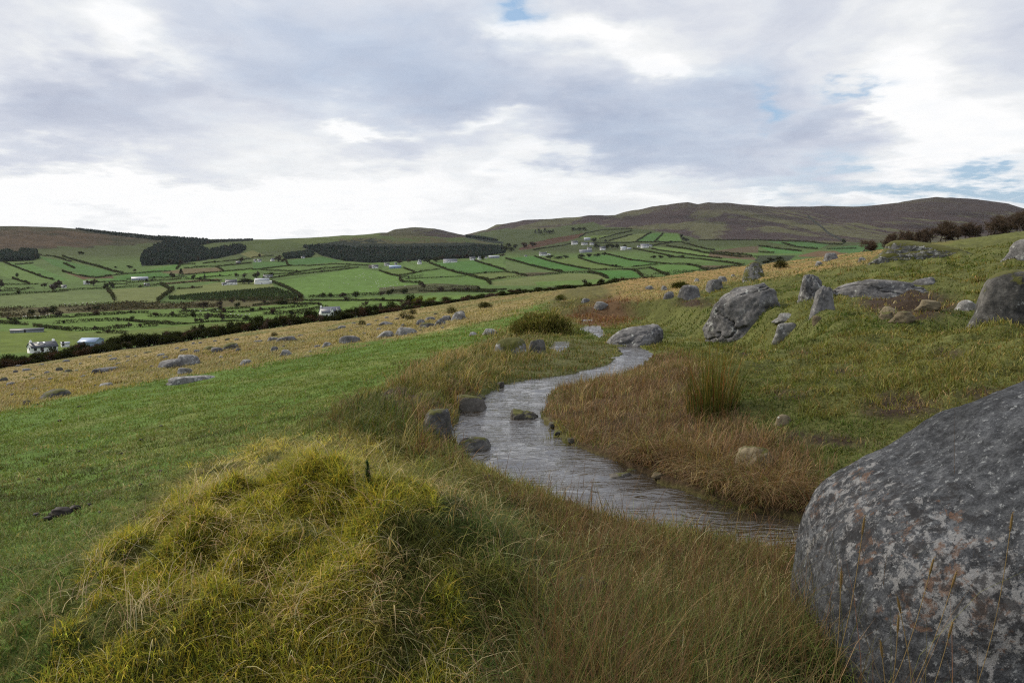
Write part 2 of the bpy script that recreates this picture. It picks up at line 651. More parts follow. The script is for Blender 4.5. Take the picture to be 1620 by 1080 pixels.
LEVE = [(862, 474), (905, 450), (965, 448), (980, 466), (940, 478), (905, 500), (880, 530), (862, 556), (775, 598), (725, 640), (700, 700), (740, 770), (640, 705), (500, 705), (560, 655), (625, 604), (672, 578), (748, 548), (812, 524), (872, 500)]
MOUND = [(30, 1250), (95, 960), (150, 850), (230, 780), (330, 735), (430, 690), (640, 690), (730, 745), (800, 800), (860, 860), (905, 960), (880, 1250)]
FOREM = [(700, 720), (760, 760), (900, 795), (1100, 855), (1300, 885), (1500, 900), (1500, 1250), (880, 1250), (905, 960), (860, 860), (800, 800)]
MARSH = [(862, 612), (900, 596), (985, 596), (1035, 565), (1090, 560), (1120, 620), (1180, 690), (1290, 745), (1350, 790), (1420, 850), (1290, 835), (1160, 800), (1000, 748), (900, 705), (850, 660)]
GREENM = [(860, 545), (905, 535), (960, 540), (1000, 560), (980, 585), (900, 604), (850, 608), (720, 612), (775, 585)]
GULLY = [(900, 500), (915, 470), (940, 462), (985, 468), (1000, 500), (960, 520), (915, 512)]
BARE = [(1440, 482, 72, 26), (1425, 640, 70, 22), (1105, 478, 22, 8), (690, 660, 34, 22), (1300, 700, 46, 14), (640, 632, 40, 20), (1500, 560, 26, 10), (1235, 622, 30, 9), (1330, 590, 24, 7), (1275, 556, 18, 6), (1560, 622, 40, 12), (1380, 702, 30, 9), (1215, 690, 40, 10), (1180, 560, 20, 6)]
HILL, Z_LAWN, Z_TAN, Z_LEV, Z_MND, Z_FOR, Z_MAR, Z_GRN, Z_GUL, Z_SOIL, Z_TANR = range(11)


def zones(x, y, z, jit=1.0, seed=0):
    u, v = proj(x, y, z)
    D = np.maximum(y, 1.5)
    ju = (fbm(x / .8, y / .8, 3, 61) * .45 + fbm(x / 3.5, y / 3.5, 3, 62) * 1.2 * sstep(6, 25, D)) * jit
    jv = (fbm(x / .8, y / .8, 3, 63) * .35 + fbm(x / 3.5, y / 3.5, 3, 64) * .25) * jit
    uu = u + ju * FPX / D
    vv = v + jv * FPX / D * np.clip(2.2 / D, 0.05, 1)
    o = np.full(np.shape(x), HILL)
    for zid, pl in ((Z_TANR, TANR), (Z_TAN, TANL), (Z_LAWN, LAWN), (Z_GUL, GULLY), (Z_GRN, GREENM), (Z_LEV, LEVE), (Z_MAR, MARSH), (Z_FOR, FOREM), (Z_MND, MOUND)):
        o[inside(uu, vv, pl)] = zid
    for (bu, bv, ru, rv) in BARE:
        o[((uu - bu) / ru) ** 2 + ((vv - bv) / rv) ** 2 < 1] = Z_SOIL
    o[y < 1.2] = np.where(x[y < 1.2] < 0.6, Z_LAWN, HILL)
    return o


ZCOL = np.array([
    (.082, .088, .026),   # hillside
    (.075, .125, .022),   # lawn
    (.190, .145, .058),   # tan moor grass
    (.085, .078, .026),   # bank
    (.075, .070, .016),   # mound
    (.050, .044, .020),   # rushes in front
    (.062, .042, .024),   # brown rushes
    (.070, .072, .026),   # wet green
    (.095, .058, .030),   # gully
    (.040, .028, .019),   # bare soil
    (.200, .135, .052),   # tan on the crest
])


def blend_zone(x, y, z):
    c = np.zeros(x.shape + (3,))
    for k, (dx, dy) in enumerate(((0, 0), (.11, .05), (-.09, .12), (-.06, -.13), (.13, -.1))):
        s = np.maximum(1.0, np.hypot(x, y) / 12)
        c += ZCOL[zones(x + dx * s, y + dy * s, z)]
    return c / 5


def near_col(x, y, z):
    c = blend_zone(x, y, z)
    R = np.hypot(x, y)
    n1 = fbm(x / 1.6, y / 1.6, 4, 71)[..., None]
    n2 = fbm(x / 7, y / 7, 3, 72)[..., None]
    n3 = fbm(x / 24, y / 24, 3, 73)[..., None]
    zid = zones(x, y, z)
    c = c * (1 + .45 * n1 + .35 * n2)
    tanm = np.isin(zid, (Z_TAN, Z_TANR))
    # rough greener patches in the tan field, and bracken-brown ones
    g = (sstep(0.02, .22, n2 + .5 * n3)) * tanm[..., None]
    c = c * (1 - g) + np.array((.105, .105, .034)) * g
    b = sstep(.10, .3, n3 - .4 * n2) * tanm[..., None] * sstep(20, 60, R)[..., None]
    c = c * (1 - b * .7) + np.array((.155, .085, .035)) * b * .7
    lw = (zid == Z_LAWN)[..., None]
    h = sstep(.05, .3, n1 + n2) * lw
    c = c * (1 - .6 * h) + np.array((.115, .115, .034)) * .6 * h
    # rough bank at the hedge and beyond
    u, v = proj(x, y, z)
    s = sstep(176, 192, R + 10 * n2[..., 0])[..., None]
    c = c * (1 - s) + np.array((.026, .034, .014)) * s
    return np.clip(c, .004, .6)


def build_near():
    fine = np.radians(np.linspace(-41, 41, 1100))
    coarse = np.radians(np.linspace(41, 319, 120))[1:-1]
    az = np.concatenate((fine, coarse))
    rr = np.concatenate(([0.02, 0.3, 0.7, 1.0, 1.2], np.exp(np.linspace(math.log(1.4), math.log(KR[0]), 560))))
    A, Rg = np.meshgrid(az, rr)
    x, y = np.sin(A) * Rg, np.cos(A) * Rg
    z = near_h(x.ravel(), y.ravel()).reshape(x.shape)
    n, m = x.shape
    idx = np.arange(n * m).reshape(n, m)
    nx = np.roll(idx, -1, 1)
    f = np.stack((idx[:-1], nx[:-1], nx[1:], idx[1:]), -1).reshape(-1, 4)[:, ::-1]
    col = near_col(x.ravel(), y.ravel(), z.ravel())
    mt, g = new_mat('turf')
    pos = g.n('ShaderNodeNewGeometry').outputs['Position']
    c = attr(g)
    nz = g.noise(pos, 22, 6, .7)
    nz2 = g.noise(pos, 3.0, 5, .6)
    c = g.mix(1.0, c, g.ramp(nz, [(.25, .45), (.5, .95), (.75, 1.5)]), 'MULTIPLY')
    c = g.mix(1.0, c, g.ramp(nz2, [(.3, .75), (.7, 1.25)]), 'MULTIPLY')
    sh = principled(g, c, .95, .1, bump(g, nz, .7, .05))
    finish(mt, g, sh)
    o = mesh_np('ground', np.stack((x.ravel(), y.ravel(), z.ravel()), 1), f, mt, col, True)
    tag(o, 'grassy hillside sloping down to the left beside a brook', kind='structure')
    return o


# ------------------------------------------------------------------ valley and hills
GREEN = [  # (polygon in photo pixels, colour) pasture shades
    ([(0, 490), (200, 488), (480, 474), (760, 465), (1010, 445), (1000, 470), (700, 490), (400, 520), (0, 580)], (.092, .135, .034)),
    ([(0, 468), (110, 459), (169, 458), (180, 477), (100, 486), (0, 488)], (.100, .122, .048)),
    ([(170, 458), (254, 453), (272, 459), (249, 478), (180, 478)], (.120, .128, .050)),
    ([(272, 459), (350, 446), (430, 446), (434, 455), (311, 464), (267, 468)], (.115, .125, .045)),
    ([(154, 443), (200, 434), (280, 418), (285, 420), (279, 428), (215, 434), (162, 443)], (.065, .125, .030)),
    ([(154, 447), (200, 436), (253, 431), (281, 437), (200, 443)], (.055, .115, .028)),
    ([(285, 440), (320, 432), (400, 426), (425, 425), (365, 437), (311, 441)], (.080, .140, .032)),
    ([(253, 431), (291, 425), (343, 423), (354, 429), (293, 434)], (.110, .085, .045)),
    ([(253, 448), (264, 450), (311, 446), (351, 444), (345, 441), (311, 443)], (.100, .065, .036)),
    ([(428, 446), (567, 424), (600, 429), (631, 437), (633, 446), (662, 452), (600, 465), (490, 470), (470, 463)], (.088, .140, .036)),
    ([(6, 415), (50, 418), (110, 443), (85, 445), (23, 423)], (.070, .122, .034)),
    ([(0, 415), (23, 423), (85, 444), (46, 449), (0, 436)], (.088, .128, .038)),
    ([(60, 405), (112, 415), (180, 430), (177, 436), (140, 438), (85, 420)], (.055, .105, .030)),
    ([(680, 416), (751, 412), (800, 428), (754, 433), (736, 434)], (.060, .115, .032)),
    ([(600, 429), (640, 424), (655, 430), (633, 436)], (.090, .125, .035)),
    ([(660, 428), (702, 425), (770, 443), (775, 450), (700, 458), (640, 447), (640, 440)], (.080, .125, .036)),
    ([(737, 434), (800, 430), (834, 437), (775, 444)], (.098, .118, .040)),
    ([(775, 446), (834, 438), (900, 432), (948, 434), (962, 442), (880, 452), (780, 452)], (.110, .122, .048)),
    ([(845, 446), (962, 441), (960, 450), (850, 452)], (.092, .135, .038)),
    ([(800, 409), (845, 405), (933, 426), (890, 430), (843, 421)], (.055, .118, .030)),
    ([(800, 413), (843, 422), (885, 431), (835, 436), (800, 430)], (.080, .105, .040)),
    ([(846, 406), (915, 408), (985, 423), (933, 426)], (.088, .118, .036)),
    ([(915, 408), (960, 402), (1053, 417), (1000, 422), (973, 422)], (.062, .120, .032)),
    ([(916, 376), (926, 369), (954, 364), (980, 368), (948, 378)], (.105, .140, .042)),
    ([(963, 381), (1000, 371), (1030, 367), (1006, 382)], (.108, .125, .046)),
    ([(1006, 382), (1030, 367), (1049, 369), (1035, 382)], (.065, .125, .036)),
    ([(1035, 382), (1049, 369), (1073, 370), (1079, 382)], (.085, .140, .038)),
    ([(1031, 389), (1086, 395), (1150, 403), (1111, 406), (1040, 395)], (.105, .145, .046)),
    ([(1028, 424), (1053, 418), (1101, 421), (1118, 428), (1059, 438)], (.075, .130, .034)),
    ([(930, 428), (1000, 428), (1016, 438), (962, 441), (948, 434)], (.052, .118, .028)),
    ([(1101, 420), (1178, 420), (1145, 426), (1118, 428)], (.085, .062, .040)),
    ([(1123, 399), (1190, 405), (1200, 412), (1120, 406)], (.095, .066, .042)),
    ([(1128, 397), (1173, 391), (1200, 389), (1200, 400), (1150, 400)], (.085, .062, .040)),
    ([(1200, 389), (1268, 398), (1268, 401), (1225, 401)], (.060, .125, .036)),
    ([(1212, 382), (1274, 383), (1311, 387), (1294, 394), (1262, 391)], (.062, .118, .038)),
    ([(1264, 404), (1294, 397), (1326, 397), (1342, 400), (1323, 407), (1264, 406)], (.115, .070, .042)),
    ([(1310, 392), (1400, 384), (1400, 400), (1330, 400)], (.055, .105, .036)),
    ([(452, 412), (510, 406), (545, 414), (460, 420)], (.050, .098, .030)),
    ([(400, 414), (452, 414), (456, 420), (425, 424), (400, 426)], (.058, .105, .032)),
    ([(0, 524), (90, 522), (160, 527), (180, 545), (120, 552), (0, 560)], (.100, .125, .028)),
    ([(100, 527), (200, 523), (380, 508), (400, 512), (250, 530), (120, 540)], (.095, .115, .032)),
    ([(560, 484), (640, 478), (800, 464), (900, 459), (880, 466), (700, 482), (600, 492)], (.090, .140, .036)),
]
ROUGH = [  # scrub, bracken, heath
    ([(0, 488), (60, 486), (150, 482), (200, 478), (280, 480), (330, 474), (400, 471), (480, 472), (480, 478), (400, 485), (286, 488), (200, 491), (100, 496), (60, 500), (0, 503)], (.070, .060, .028)),
    ([(821, 393), (843, 384), (874, 377), (911, 371), (930, 368), (917, 375), (899, 381), (874, 386), (849, 392), (822, 396)], (.075, .038, .024)),
    ([(99, 430), (136, 438), (152, 440), (177, 436), (180, 440), (130, 441)], (.085, .050, .030)),
    ([(0, 400), (30, 396), (40, 400), (20, 405), (0, 404)], (.06, .03, .02)),
    ([(600, 455), (690, 448), (760, 452), (760, 460), (600, 466)], (.055, .055, .026)),
    ([(1200, 404), (1260, 404), (1240, 418), (1190, 425), (1130, 432), (1100, 432), (1190, 418)], (.035, .040, .022)),
    ([(838, 431), (890, 430), (834, 438), (815, 433)], (.075, .060, .036)),
]
FOREST_PX = [
    [(110, 359), (135, 361), (200, 369), (260, 376), (330, 380), (400, 379), (400, 381), (340, 384), (312, 389), (330, 396), (345, 392), (372, 388), (388, 388), (389, 394), (380, 401),
     (350, 408), (300, 415), (285, 418), (225, 421), (222, 410), (228, 398), (245, 388), (264, 382), (230, 378), (200, 375), (160, 370), (125, 364)],
    [(478, 391), (500, 387), (540, 381), (570, 377), (600, 378), (640, 384), (700, 383), (750, 384), (785, 388), (800, 391), (790, 398), (800, 400), (770, 405), (750, 408), (690, 411),
     (640, 413), (590, 416), (545, 413), (510, 405), (497, 398)],
    [(448, 404), (470, 401), (492, 398), (497, 402), (490, 407), (452, 410)],
    [(737, 374), (760, 376), (797, 383), (795, 386), (760, 381), (738, 376)],
    [(0, 402), (12, 398), (22, 403), (30, 403), (32, 397), (58, 399), (60, 408), (50, 412), (0, 414)],
]
MOOR_L = [(-600, 300), (1, 300), (110, 300), (300, 378), (262, 383), (200, 388), (120, 391), (60, 393), (40, 400), (0, 413), (-600, 425)]
MOOR_R = [(600, 300), (1800, 250), (1800, 388), (1400, 384), (1333, 387), (1274, 382), (1200, 380), (1106, 379), (1073, 369), (1000, 361), (955, 359), (940, 351), (900, 356),
          (870, 362), (830, 363), (800, 361), (760, 368), (735, 376), (600, 372)]


def far_col(x, y, z):
    u, v = proj(x, y, z)
    R = np.hypot(x, y)
    n = x.shape[0]
    n1 = fbm(x / 60, y / 60, 4, 81)
    n2 = fbm(x / 260, y / 260, 4, 82)
    nf = fbm(x / 16, y / 16, 4, 83)
    ju = u + nf * 3.0
    jv = v + fbm(x / 22 + 9, y / 22, 3, 84) * 1.6
    c = np.empty((n, 3)); c[:] = (.074, .108, .034)
    # patchwork between the fields drawn one by one
    cell = vn2(np.floor(x / 120 + .35 * np.floor(y / 170)), np.floor(y / 170), 85)
    c *= (0.86 + .3 * cell)[:, None]
    hillv = R > 2050
    cg = np.array((.060, .072, .028))
    s = sstep(1750, 2250, R)[:, None]
    c = c * (1 - s) + cg * s
    for pl, colr in GREEN:
        k = inside(u, v, pl) & (R < 3300)
        c[k] = colr
    # top of the middle hill, smooth pasture
    k = inside(u, v, [(300, 378), (420, 372), (560, 366), (640, 360), (740, 372), (800, 383), (700, 383), (560, 381), (480, 392), (400, 400), (345, 394), (312, 389)])
    c[k] = (.070, .088, .030)
    k = inside(u, v, [(455, 380), (560, 370), (640, 368), (560, 379), (480, 387)]) & (R < 3300)
    c[k] = (.088, .105, .036)
    c[inside(u, v, [(380, 402), (400, 396), (420, 404), (400, 409)])] = (.125, .120, .048)
    for pl, colr in ROUGH:
        k = inside(ju, jv, pl) & (R < 4200)
        c[k] = np.array(colr) * (1 + .5 * n1[k, None])
    # moors
    ml = inside(u + n2 * 20, v + n1 * 8 + n2 * 4, MOOR_L) & (R > 1500)
    t = sstep(-.12, .16, n2 + .5 * n1 + .3 * nf)[:, None]
    moor_l = np.array((.064, .041, .027)) * t + np.array((.042, .039, .021)) * (1 - t)
    c = np.where(ml[:, None], moor_l * (1 + .7 * nf + .4 * n1)[:, None], c)
    mr = inside(u + n2 * 12, v + n1 * 4, MOOR_R) & (R > 2600)
    gl = seg_dist(u, v, [(1279, 342), (1290, 352), (1299, 358), (1311, 369), (1333, 380)])
    # tracks of burnt and grazed heather run across the slope
    wr = sstep(1000, 1500, x)
    st = fbm((x + .8 * z) / 300, (z - x * .30 * (1 - wr) + x * .22 * wr) / 42, 6, 86, .6)
    st2 = fbm((x * .9 - y * .45) / 300, (y + x * .4) / 170, 4, 88)
    t = sstep(-.03, .10, st + .35 * st2 + .12 * nf)[:, None]
    top = sstep(342, 326, v)[:, None]
    moor_r = np.array((.054, .036, .037)) * (1 - t) + np.array((.094, .085, .048)) * t
    dk = sstep(-.02, .14, fbm((x - .5 * z) / 520, z / 70 + x / 900, 4, 89))[:, None]
    moor_r = moor_r * (1 - .38 * dk)
    moor_r = moor_r * (1 - .75 * top) + np.array((.052, .037, .036)) * .75 * top
    c = np.where(mr[:, None], moor_r * (1 + .4 * nf)[:, None], c)
    k = (gl < 1.6 + 2 * nf) & (R > 2500)
    c[k] = (.035, .034, .030)
    for k_, pl in enumerate(FOREST_PX):
        k = inside(ju, jv, pl) & (R < 4300) & (R > 1500)
        c[k] = (.016, .022, .016) if k_ != 1 else (.019, .024, .018)
    # bare scars on the middle heath
    k = inside(ju, v, [(520, 378), (640, 372), (760, 381), (785, 386), (700, 384), (640, 386), (560, 384)]) & (R < 3300)
    kk = k & (n1 + nf * .8 > -.02)
    c[kk] = (.075, .066, .034)
    s = sstep(215, 330, R)[:, None]
    c = c * s + np.array((.026, .034, .014)) * (1 - s)
    pasture = (1 + .30 * nf + .22 * n1) * (1 - .20 * sstep(1900, 2500, R))  # mottling, plus cloud shade painted into the colour of the far hills
    return np.clip(c * pasture[:, None] * np.array((.80, .86, .78)), .005, .5)


def build_far():
    fine = np.radians(np.linspace(-38, 38, 1500))
    coarse = np.radians(np.linspace(38, 322, 90))[1:-1]
    az = np.concatenate((fine, coarse))
    rr = np.concatenate((np.exp(np.linspace(math.log(KR[0]), math.log(1500), 300)), np.exp(np.linspace(math.log(1500), math.log(4900), 330))[1:],
                         np.exp(np.linspace(math.log(4900), math.log(6950), 24))[1:]))
    A, Rg = np.meshgrid(az, rr)
    x, y = np.sin(A) * Rg, np.cos(A) * Rg
    z = far_h(x.ravel(), y.ravel()).reshape(x.shape)
    n, m = x.shape
    idx = np.arange(n * m).reshape(n, m)
    nx = np.roll(idx, -1, 1)
    f = np.stack((idx[:-1], nx[:-1], nx[1:], idx[1:]), -1).reshape(-1, 4)[:, ::-1]
    col = far_col(x.ravel(), y.ravel(), z.ravel())
    mt, g = new_mat('pasture')
    pos = g.n('ShaderNodeNewGeometry').outputs['Position']
    c = attr(g)
    nz = g.noise(pos, .12, 6, .65)
    c = g.mix(1.0, c, g.ramp(nz, [(.3, .72), (.7, 1.28)]), 'MULTIPLY')
    finish(mt, g, principled(g, c, 1.0, .05, bump(g, g.noise(pos, .25, 4, .6), .35, 1.5)))
    o = mesh_np('valley_and_hills', np.stack((x.ravel(), y.ravel(), z.ravel()), 1), f, mt, col, True)
    tag(o, 'green valley of small fields below brown heather hills', kind='structure')


build_near()
build_far()


def build_water():
    xs = [p[0] for pl in WATER for p in pl]; ys = [p[1] for pl in WATER for p in pl]
    V, F, off = [], [], 0
    for k, pl in enumerate(WATER):
        px = np.array(pl)
        step = .045 if k == 0 else .08
        gx = np.arange(px[:, 0].min() - .5, px[:, 0].max() + .5, step)
        gy = np.arange(px[:, 1].min() - .5, px[:, 1].max() + .5, step * 1.3)
        X, Y = np.meshgrid(gx, gy)
        sd = sd_poly(X.ravel(), Y.ravel(), pl).reshape(X.shape)
        keep = (sd[:-1, :-1] < .30)
        idx = np.arange(X.size).reshape(X.shape)
        f = np.stack((idx[:-1, :-1], idx[:-1, 1:], idx[1:, 1:], idx[1:, :-1]), -1)[keep]
        used = np.unique(f)
        mp = np.full(X.size, -1); mp[used] = np.arange(len(used))
        x, y = X.ravel()[used], Y.ravel()[used]
        calm = np.clip(.75 + 2.6 * fbm(x / .9, y / .9, 3, 94), .12, 1.7)
        rip = (fbm(x / .40 + 1.5 * fbm(x / .5, y / .5, 2, 95), y / .19, 2, 91) * .040) * calm
        V.append(np.stack((x, y, zw(y) + rip), 1)); F.append(mp[f] + off); off += len(used)
    mt, g = new_mat('brook_water')
    pos = g.n('ShaderNodeNewGeometry').outputs['Position']
    st = g.vec('MULTIPLY', pos, (.75, 2.4, 1))
    w1 = g.noise(st, 5.0, 2, .5, 1.0)
    w2 = g.noise(st, 11, 2, .5, .5)
    h = g.math('ADD', w1, g.math('MULTIPLY', w2, .35))
    foam = g.ramp(g.noise(st, 5.5, 8, .7, .6), [(.80, 0.0), (.86, .5)])
    c = g.mix(foam, (.030, .024, .017), (.42, .43, .45))
    b = g.n('ShaderNodeBsdfPrincipled')
    g.put(b.inputs['Base Color'], c)
    g.put(b.inputs['Roughness'], g.math('MULTIPLY_ADD', foam, .3, .06))
    b.inputs['IOR'].default_value = 2.0
    g.put(b.inputs['Normal'], bump(g, h, .5, .06))
    finish(mt, g, b.outputs[0])
    o = mesh_np('brook_water', np.concatenate(V), np.concatenate(F), mt, None, True)
    tag(o, 'shallow rippling brook winding away between grassy banks', kind='structure')


build_water()

# ------------------------------------------------------------------ grass
def make_grass_mat(name, trans=.30, rough=.62, spec=.10):
    m, g = new_mat(name)
    c = attr(g)
    p = principled(g, c, rough, spec)
    t = g.n('ShaderNodeBsdfTranslucent')
    g.put(t.inputs[0], g.mix(1.0, c, (1.1, 1.15, .7), 'MULTIPLY'))
    mx = g.n('ShaderNodeMixShader')
    mx.inputs[0].default_value = trans
    g.t.links.new(p, mx.inputs[1]); g.t.links.new(t.outputs[0], mx.inputs[2])
    return finish(m, g, mx.outputs[0])


GRASS = make_grass_mat('grass_blade')
RNG = np.random.default_rng(11)


def blades(P, h, w, bend, phi, col, tip=None, segs=3, face=None, sway=.25):
    """P (n,3) roots; h, w, bend (0 upright .. 1 lying), phi (direction of the bend); returns verts, faces, colours"""
    n = len(P)
    ts = {2: (0, .55, 1.0), 3: (0, .38, .72, 1.0), 4: (0, .3, .55, .8, 1.0)}[segs]
    dx, dy = np.cos(phi), np.sin(phi)
    fa = phi + np.pi / 2 + RNG.normal(0, .5, n) if face is None else face
    sx, sy = np.cos(fa), np.sin(fa)
    cv = RNG.normal(0, sway, n)
    vs, cs = [], []
    for t in ts:
        a = bend * 1.45 * (0.25 + .75 * t)           # angle of the blade from upright
        hor = h * t * np.sin(a) * (0.6 + .4 * t)
        ver = h * t * np.cos(a * .92)
        off = cv * h * t * t * .5
        q = P + np.stack((dx * hor + sx * off, dy * hor + sy * off, ver), 1)
        ww = w * (1 - t) ** .6 * .5 if t < 1 else 0
        if t < 1:
            vs += [q - np.stack((sx * ww, sy * ww, 0 * ww), 1), q + np.stack((sx * ww, sy * ww, 0 * ww), 1)]
            cc = col if tip is None else col * (1 - t) + tip * t
            cs += [cc, cc]
        else:
            vs.append(q)
            cs.append(col if tip is None else tip)
    k = len(vs)
    V = np.stack(vs, 1).reshape(-1, 3)
    Cc = np.stack(cs, 1).reshape(-1, 3)
    b = (np.arange(n) * k)[:, None]
    Q = [b + np.array([[2 * i, 2 * i + 1, 2 * i + 3, 2 * i + 2]]) for i in range(len(ts) - 2)]
    T = b + np.array([[k - 3, k - 2, k - 1]])
    return V, np.concatenate(Q), T, Cc


def grass_object(name, parts, label, mat=None):
    V, Q, T, Cc, o = [], [], [], [], 0
    for (v, q, t, c) in parts:
        V.append(v); Q.append(q + o); T.append(t + o); Cc.append(c); o += len(v)
    ob = mesh_np(name, np.concatenate(V), [np.concatenate(Q), np.concatenate(T)], mat or GRASS, np.clip(np.concatenate(Cc), .004, .8))
    return tag(ob, label, kind='stuff')


TUFT = [None, 0]           # tuft number of every blade being coloured, number of tufts


def palette(n, cols, wts, spread=.22):
    cols = np.array(cols, float)
    w = np.array(wts) / sum(wts)
    i = RNG.choice(len(cols), n, p=w)
    k = RNG.normal(0, spread, n)
    t = TUFT[0]
    if t is not None and len(t) == n:          # blades of one tuft mostly share a colour
        it = RNG.choice(len(cols), TUFT[1], p=w)
        own = RNG.random(n) < .72
        i = np.where(own, it[t], i)
        k = k * .7 + RNG.normal(0, spread, TUFT[1])[t]
    c = cols[i] * np.maximum(1 + k, .3)[:, None] * (1 + RNG.normal(0, spread * .3, (n, 3)))
    return np.clip(c, .005, .7)


def scatter(n, r0, r1, p, amax=37.0, seed=None):
    q = RNG.random(n)
    if abs(p - 2) < 1e-6:
        R = r0 * (r1 / r0) ** q
    else:
        e = 2 - p
        R = (r0 ** e + q * (r1 ** e - r0 ** e)) ** (1 / e)
    a = np.radians(RNG.uniform(-amax, amax, n))
    return np.sin(a) * R, np.cos(a) * R


def water_sd(x, y):
    s = np.full(x.shape, 1e9)
    m = y < 48
    for pl in WATER:
        s[m] = np.minimum(s[m], sd_poly(x[m], y[m], pl))
    return s


STRAW = (.33, .26, .12); STRAW2 = (.26, .18, .075); STRAWP = (.42, .36, .20)
GRN = (.060, .105, .018); GRN2 = (.085, .130, .022); DGRN = (.028, .055, .012); OLV = (.105, .110, .026)
BRN = (.110, .062, .030); RBRN = (.135, .062, .030); YEL = (.26, .215, .030); YGRN = (.165, .180, .025)

# boulders keep the grass off their footprint; filled in by the boulder builder further down the list
KEEP_OFF = []


def grow():
    K = 15
    cx, cy = scatter(58000, 1.5, 60.0, 2.3)
    nt_ = len(cx)
    tid = np.repeat(np.arange(nt_), K)
    cR = np.hypot(cx, cy)
    sg = (.026 + .0050 * cR) * np.exp(RNG.normal(0, .3, nt_))
    ox, oy = RNG.normal(0, 1, nt_ * K) * sg[tid], RNG.normal(0, 1, nt_ * K) * sg[tid]
    x, y = cx[tid] + ox, cy[tid] + oy
    out = np.arctan2(oy, ox) + RNG.normal(0, .7, nt_ * K)
    th = np.exp(RNG.normal(0, .42, nt_))[tid]
    rr_ = np.hypot(ox, oy) / sg[tid]
    z = near_h(x, y)
    js = .07 + .012 * cR
    zid = zones(x + (RNG.normal(0, 1, nt_) * js)[tid], y + (RNG.normal(0, 1, nt_) * js)[tid], z)
    R = np.hypot(x, y)
    ws = water_sd(x, y)
    ok = (ws > 0.03) | ((ws > -.16 - .22 * sstep(6, 12, R)) & (fbm(x / .40, y / .40, 2, 99) > .07 - .05 * sstep(6, 9, R)))
    # nothing grows on the bare soil but a few straws
    ok &= ~((zid == Z_SOIL) & (RNG.random(len(x)) < .8))
    ok &= ~((x > .62 + .1 * RNG.normal(size=len(x))) & (y < 2.55) & (RNG.random(len(x)) < .93))
    x, y, z, zid, R, ws, tid, out, th, rr_ = (a_[ok] for a_ in (x, y, z, zid, R, ws, tid, out, th, rr_))
    W0 = np.maximum(.0028, .00085 * R)
    tus = fbm(x / .55, y / .55, 3, 101)          # tussocks
    pat = fbm(x / 1.7, y / 1.7, 3, 102)
    pat2 = fbm(x / 5.0, y / 5.0, 3, 103)
    wind = 0.5 + fbm(x / 2.2, y / 2.2, 2, 104) * 3.0

    def sel(m):
        i = np.nonzero(m)[0]
        TUFT[0], TUFT[1] = tid[i], nt_
        return i, np.stack((x[i], y[i], z[i] - .006), 1), len(i)

    def U(n, a, b):
        return RNG.uniform(a, b, n)

    # --- close-cropped green lawn
    i, P, n = sel(zid == Z_LAWN)
    c = palette(n, [(.088, .118, .028), (.122, .150, .034), (.106, .148, .028), (.155, .145, .042), STRAW], [4, 4, 3, 2.4, .9])
    yl = sstep(-.05, .22, pat[i] + .6 * pat2[i])[:, None] * .55
    nearer = sstep(13, 6, R[i])[:, None] * .40
    c = c * (1 - yl) + palette(n, [OLV, STRAW2, (.14, .14, .04)], [3, 1, 2]) * yl
    c = c * (1 - nearer) + palette(n, [(.085, .110, .032), (.13, .135, .046), (.10, .09, .035), STRAW2], [5, 3, 1.5, .8]) * nearer
    up, vp = proj(P[:, 0], P[:, 1], P[:, 2])
    mott = fbm(P[:, 0] / .35, P[:, 1] / .35, 3, 107) + .8 * fbm(P[:, 0] / 3.0, P[:, 1] / 1.2, 3, 108)
    c = c * (1 + 1.0 * np.clip(mott, -.4, .4))[:, None]
    farb = sstep(10, 20, R[i])[:, None] * .6
    c = c * (1 - farb) + palette(n, [(.13, .20, .032), (.15, .195, .035), (.115, .18, .03)], [3, 2, 2], .12) * farb
    h = U(n, .025, .055) * (1 + 1.2 * np.maximum(tus[i], 0)) * (1 + R[i] / 70)
    h *= th[i] ** .6
    tall = RNG.random(n) < .004
    h[tall] *= 2.2; c[tall] = (.24, .20, .08)
    turf = blades(P, h, W0[i] * 1.25, np.clip(U(n, .3, 1.0), 0, 1), U(n, 0, 6.3), c, segs=2)
    grass_object('turf_grass', [turf], 'short green sheep-cropped turf on the slope left of the brook')

    # --- tan moor grass, near part
    i, P, n = sel(np.isin(zid, (Z_TAN, Z_TANR)))
    c = palette(n, [(.305, .252, .112), (.26, .21, .085), (.21, .15, .062), (.15, .145, .048)], [4, 3, 1.2, 1.2], .14)
    h = th[i] ** .5 * U(n, .06, .14) * (1 + 1.6 * np.maximum(tus[i], -.2)) * (1 + R[i] / 150)
    moor = blades(P, h, W0[i] * 1.3, U(n, .2, .8), wind[i] + RNG.normal(0, .8, n), c, segs=2)

    # --- right hillside: tussocky, olive with straw
    i, P, n = sel(np.isin(zid, (HILL, Z_SOIL)))
    t = sstep(-.10, .16, tus[i] * .7 + pat[i] * .9 + .3 * pat2[i])[:, None]
    c = palette(n, [(.075, .105, .024), (.085, .125, .026), (.125, .125, .034), (.045, .07, .018)], [4, 3, 4, 1.5]) * (1 - t) + palette(n, [(.25, .205, .07), (.135, .14, .036), STRAW2, (.17, .16, .045)], [1.8, 4, 1, 3]) * t
    up, vp = proj(P[:, 0], P[:, 1], P[:, 2])
    crest = sstep(20, 60, R[i])[:, None] * .35
    c = c * (1 - crest) + palette(n, [GRN2, (.15, .15, .04), STRAW2], [3, 3, 2]) * crest
    soil = zid[i] == Z_SOIL
    c[soil] = palette(int(soil.sum()), [BRN, STRAW2, STRAW], [3, 2, 2])
    h = th[i] ** .8 * U(n, .032, .068) * (1 + 2.6 * np.maximum(tus[i], -.15)) * (1 + R[i] / 90)
    bend = np.clip(U(n, .25, .95), 0, 1)
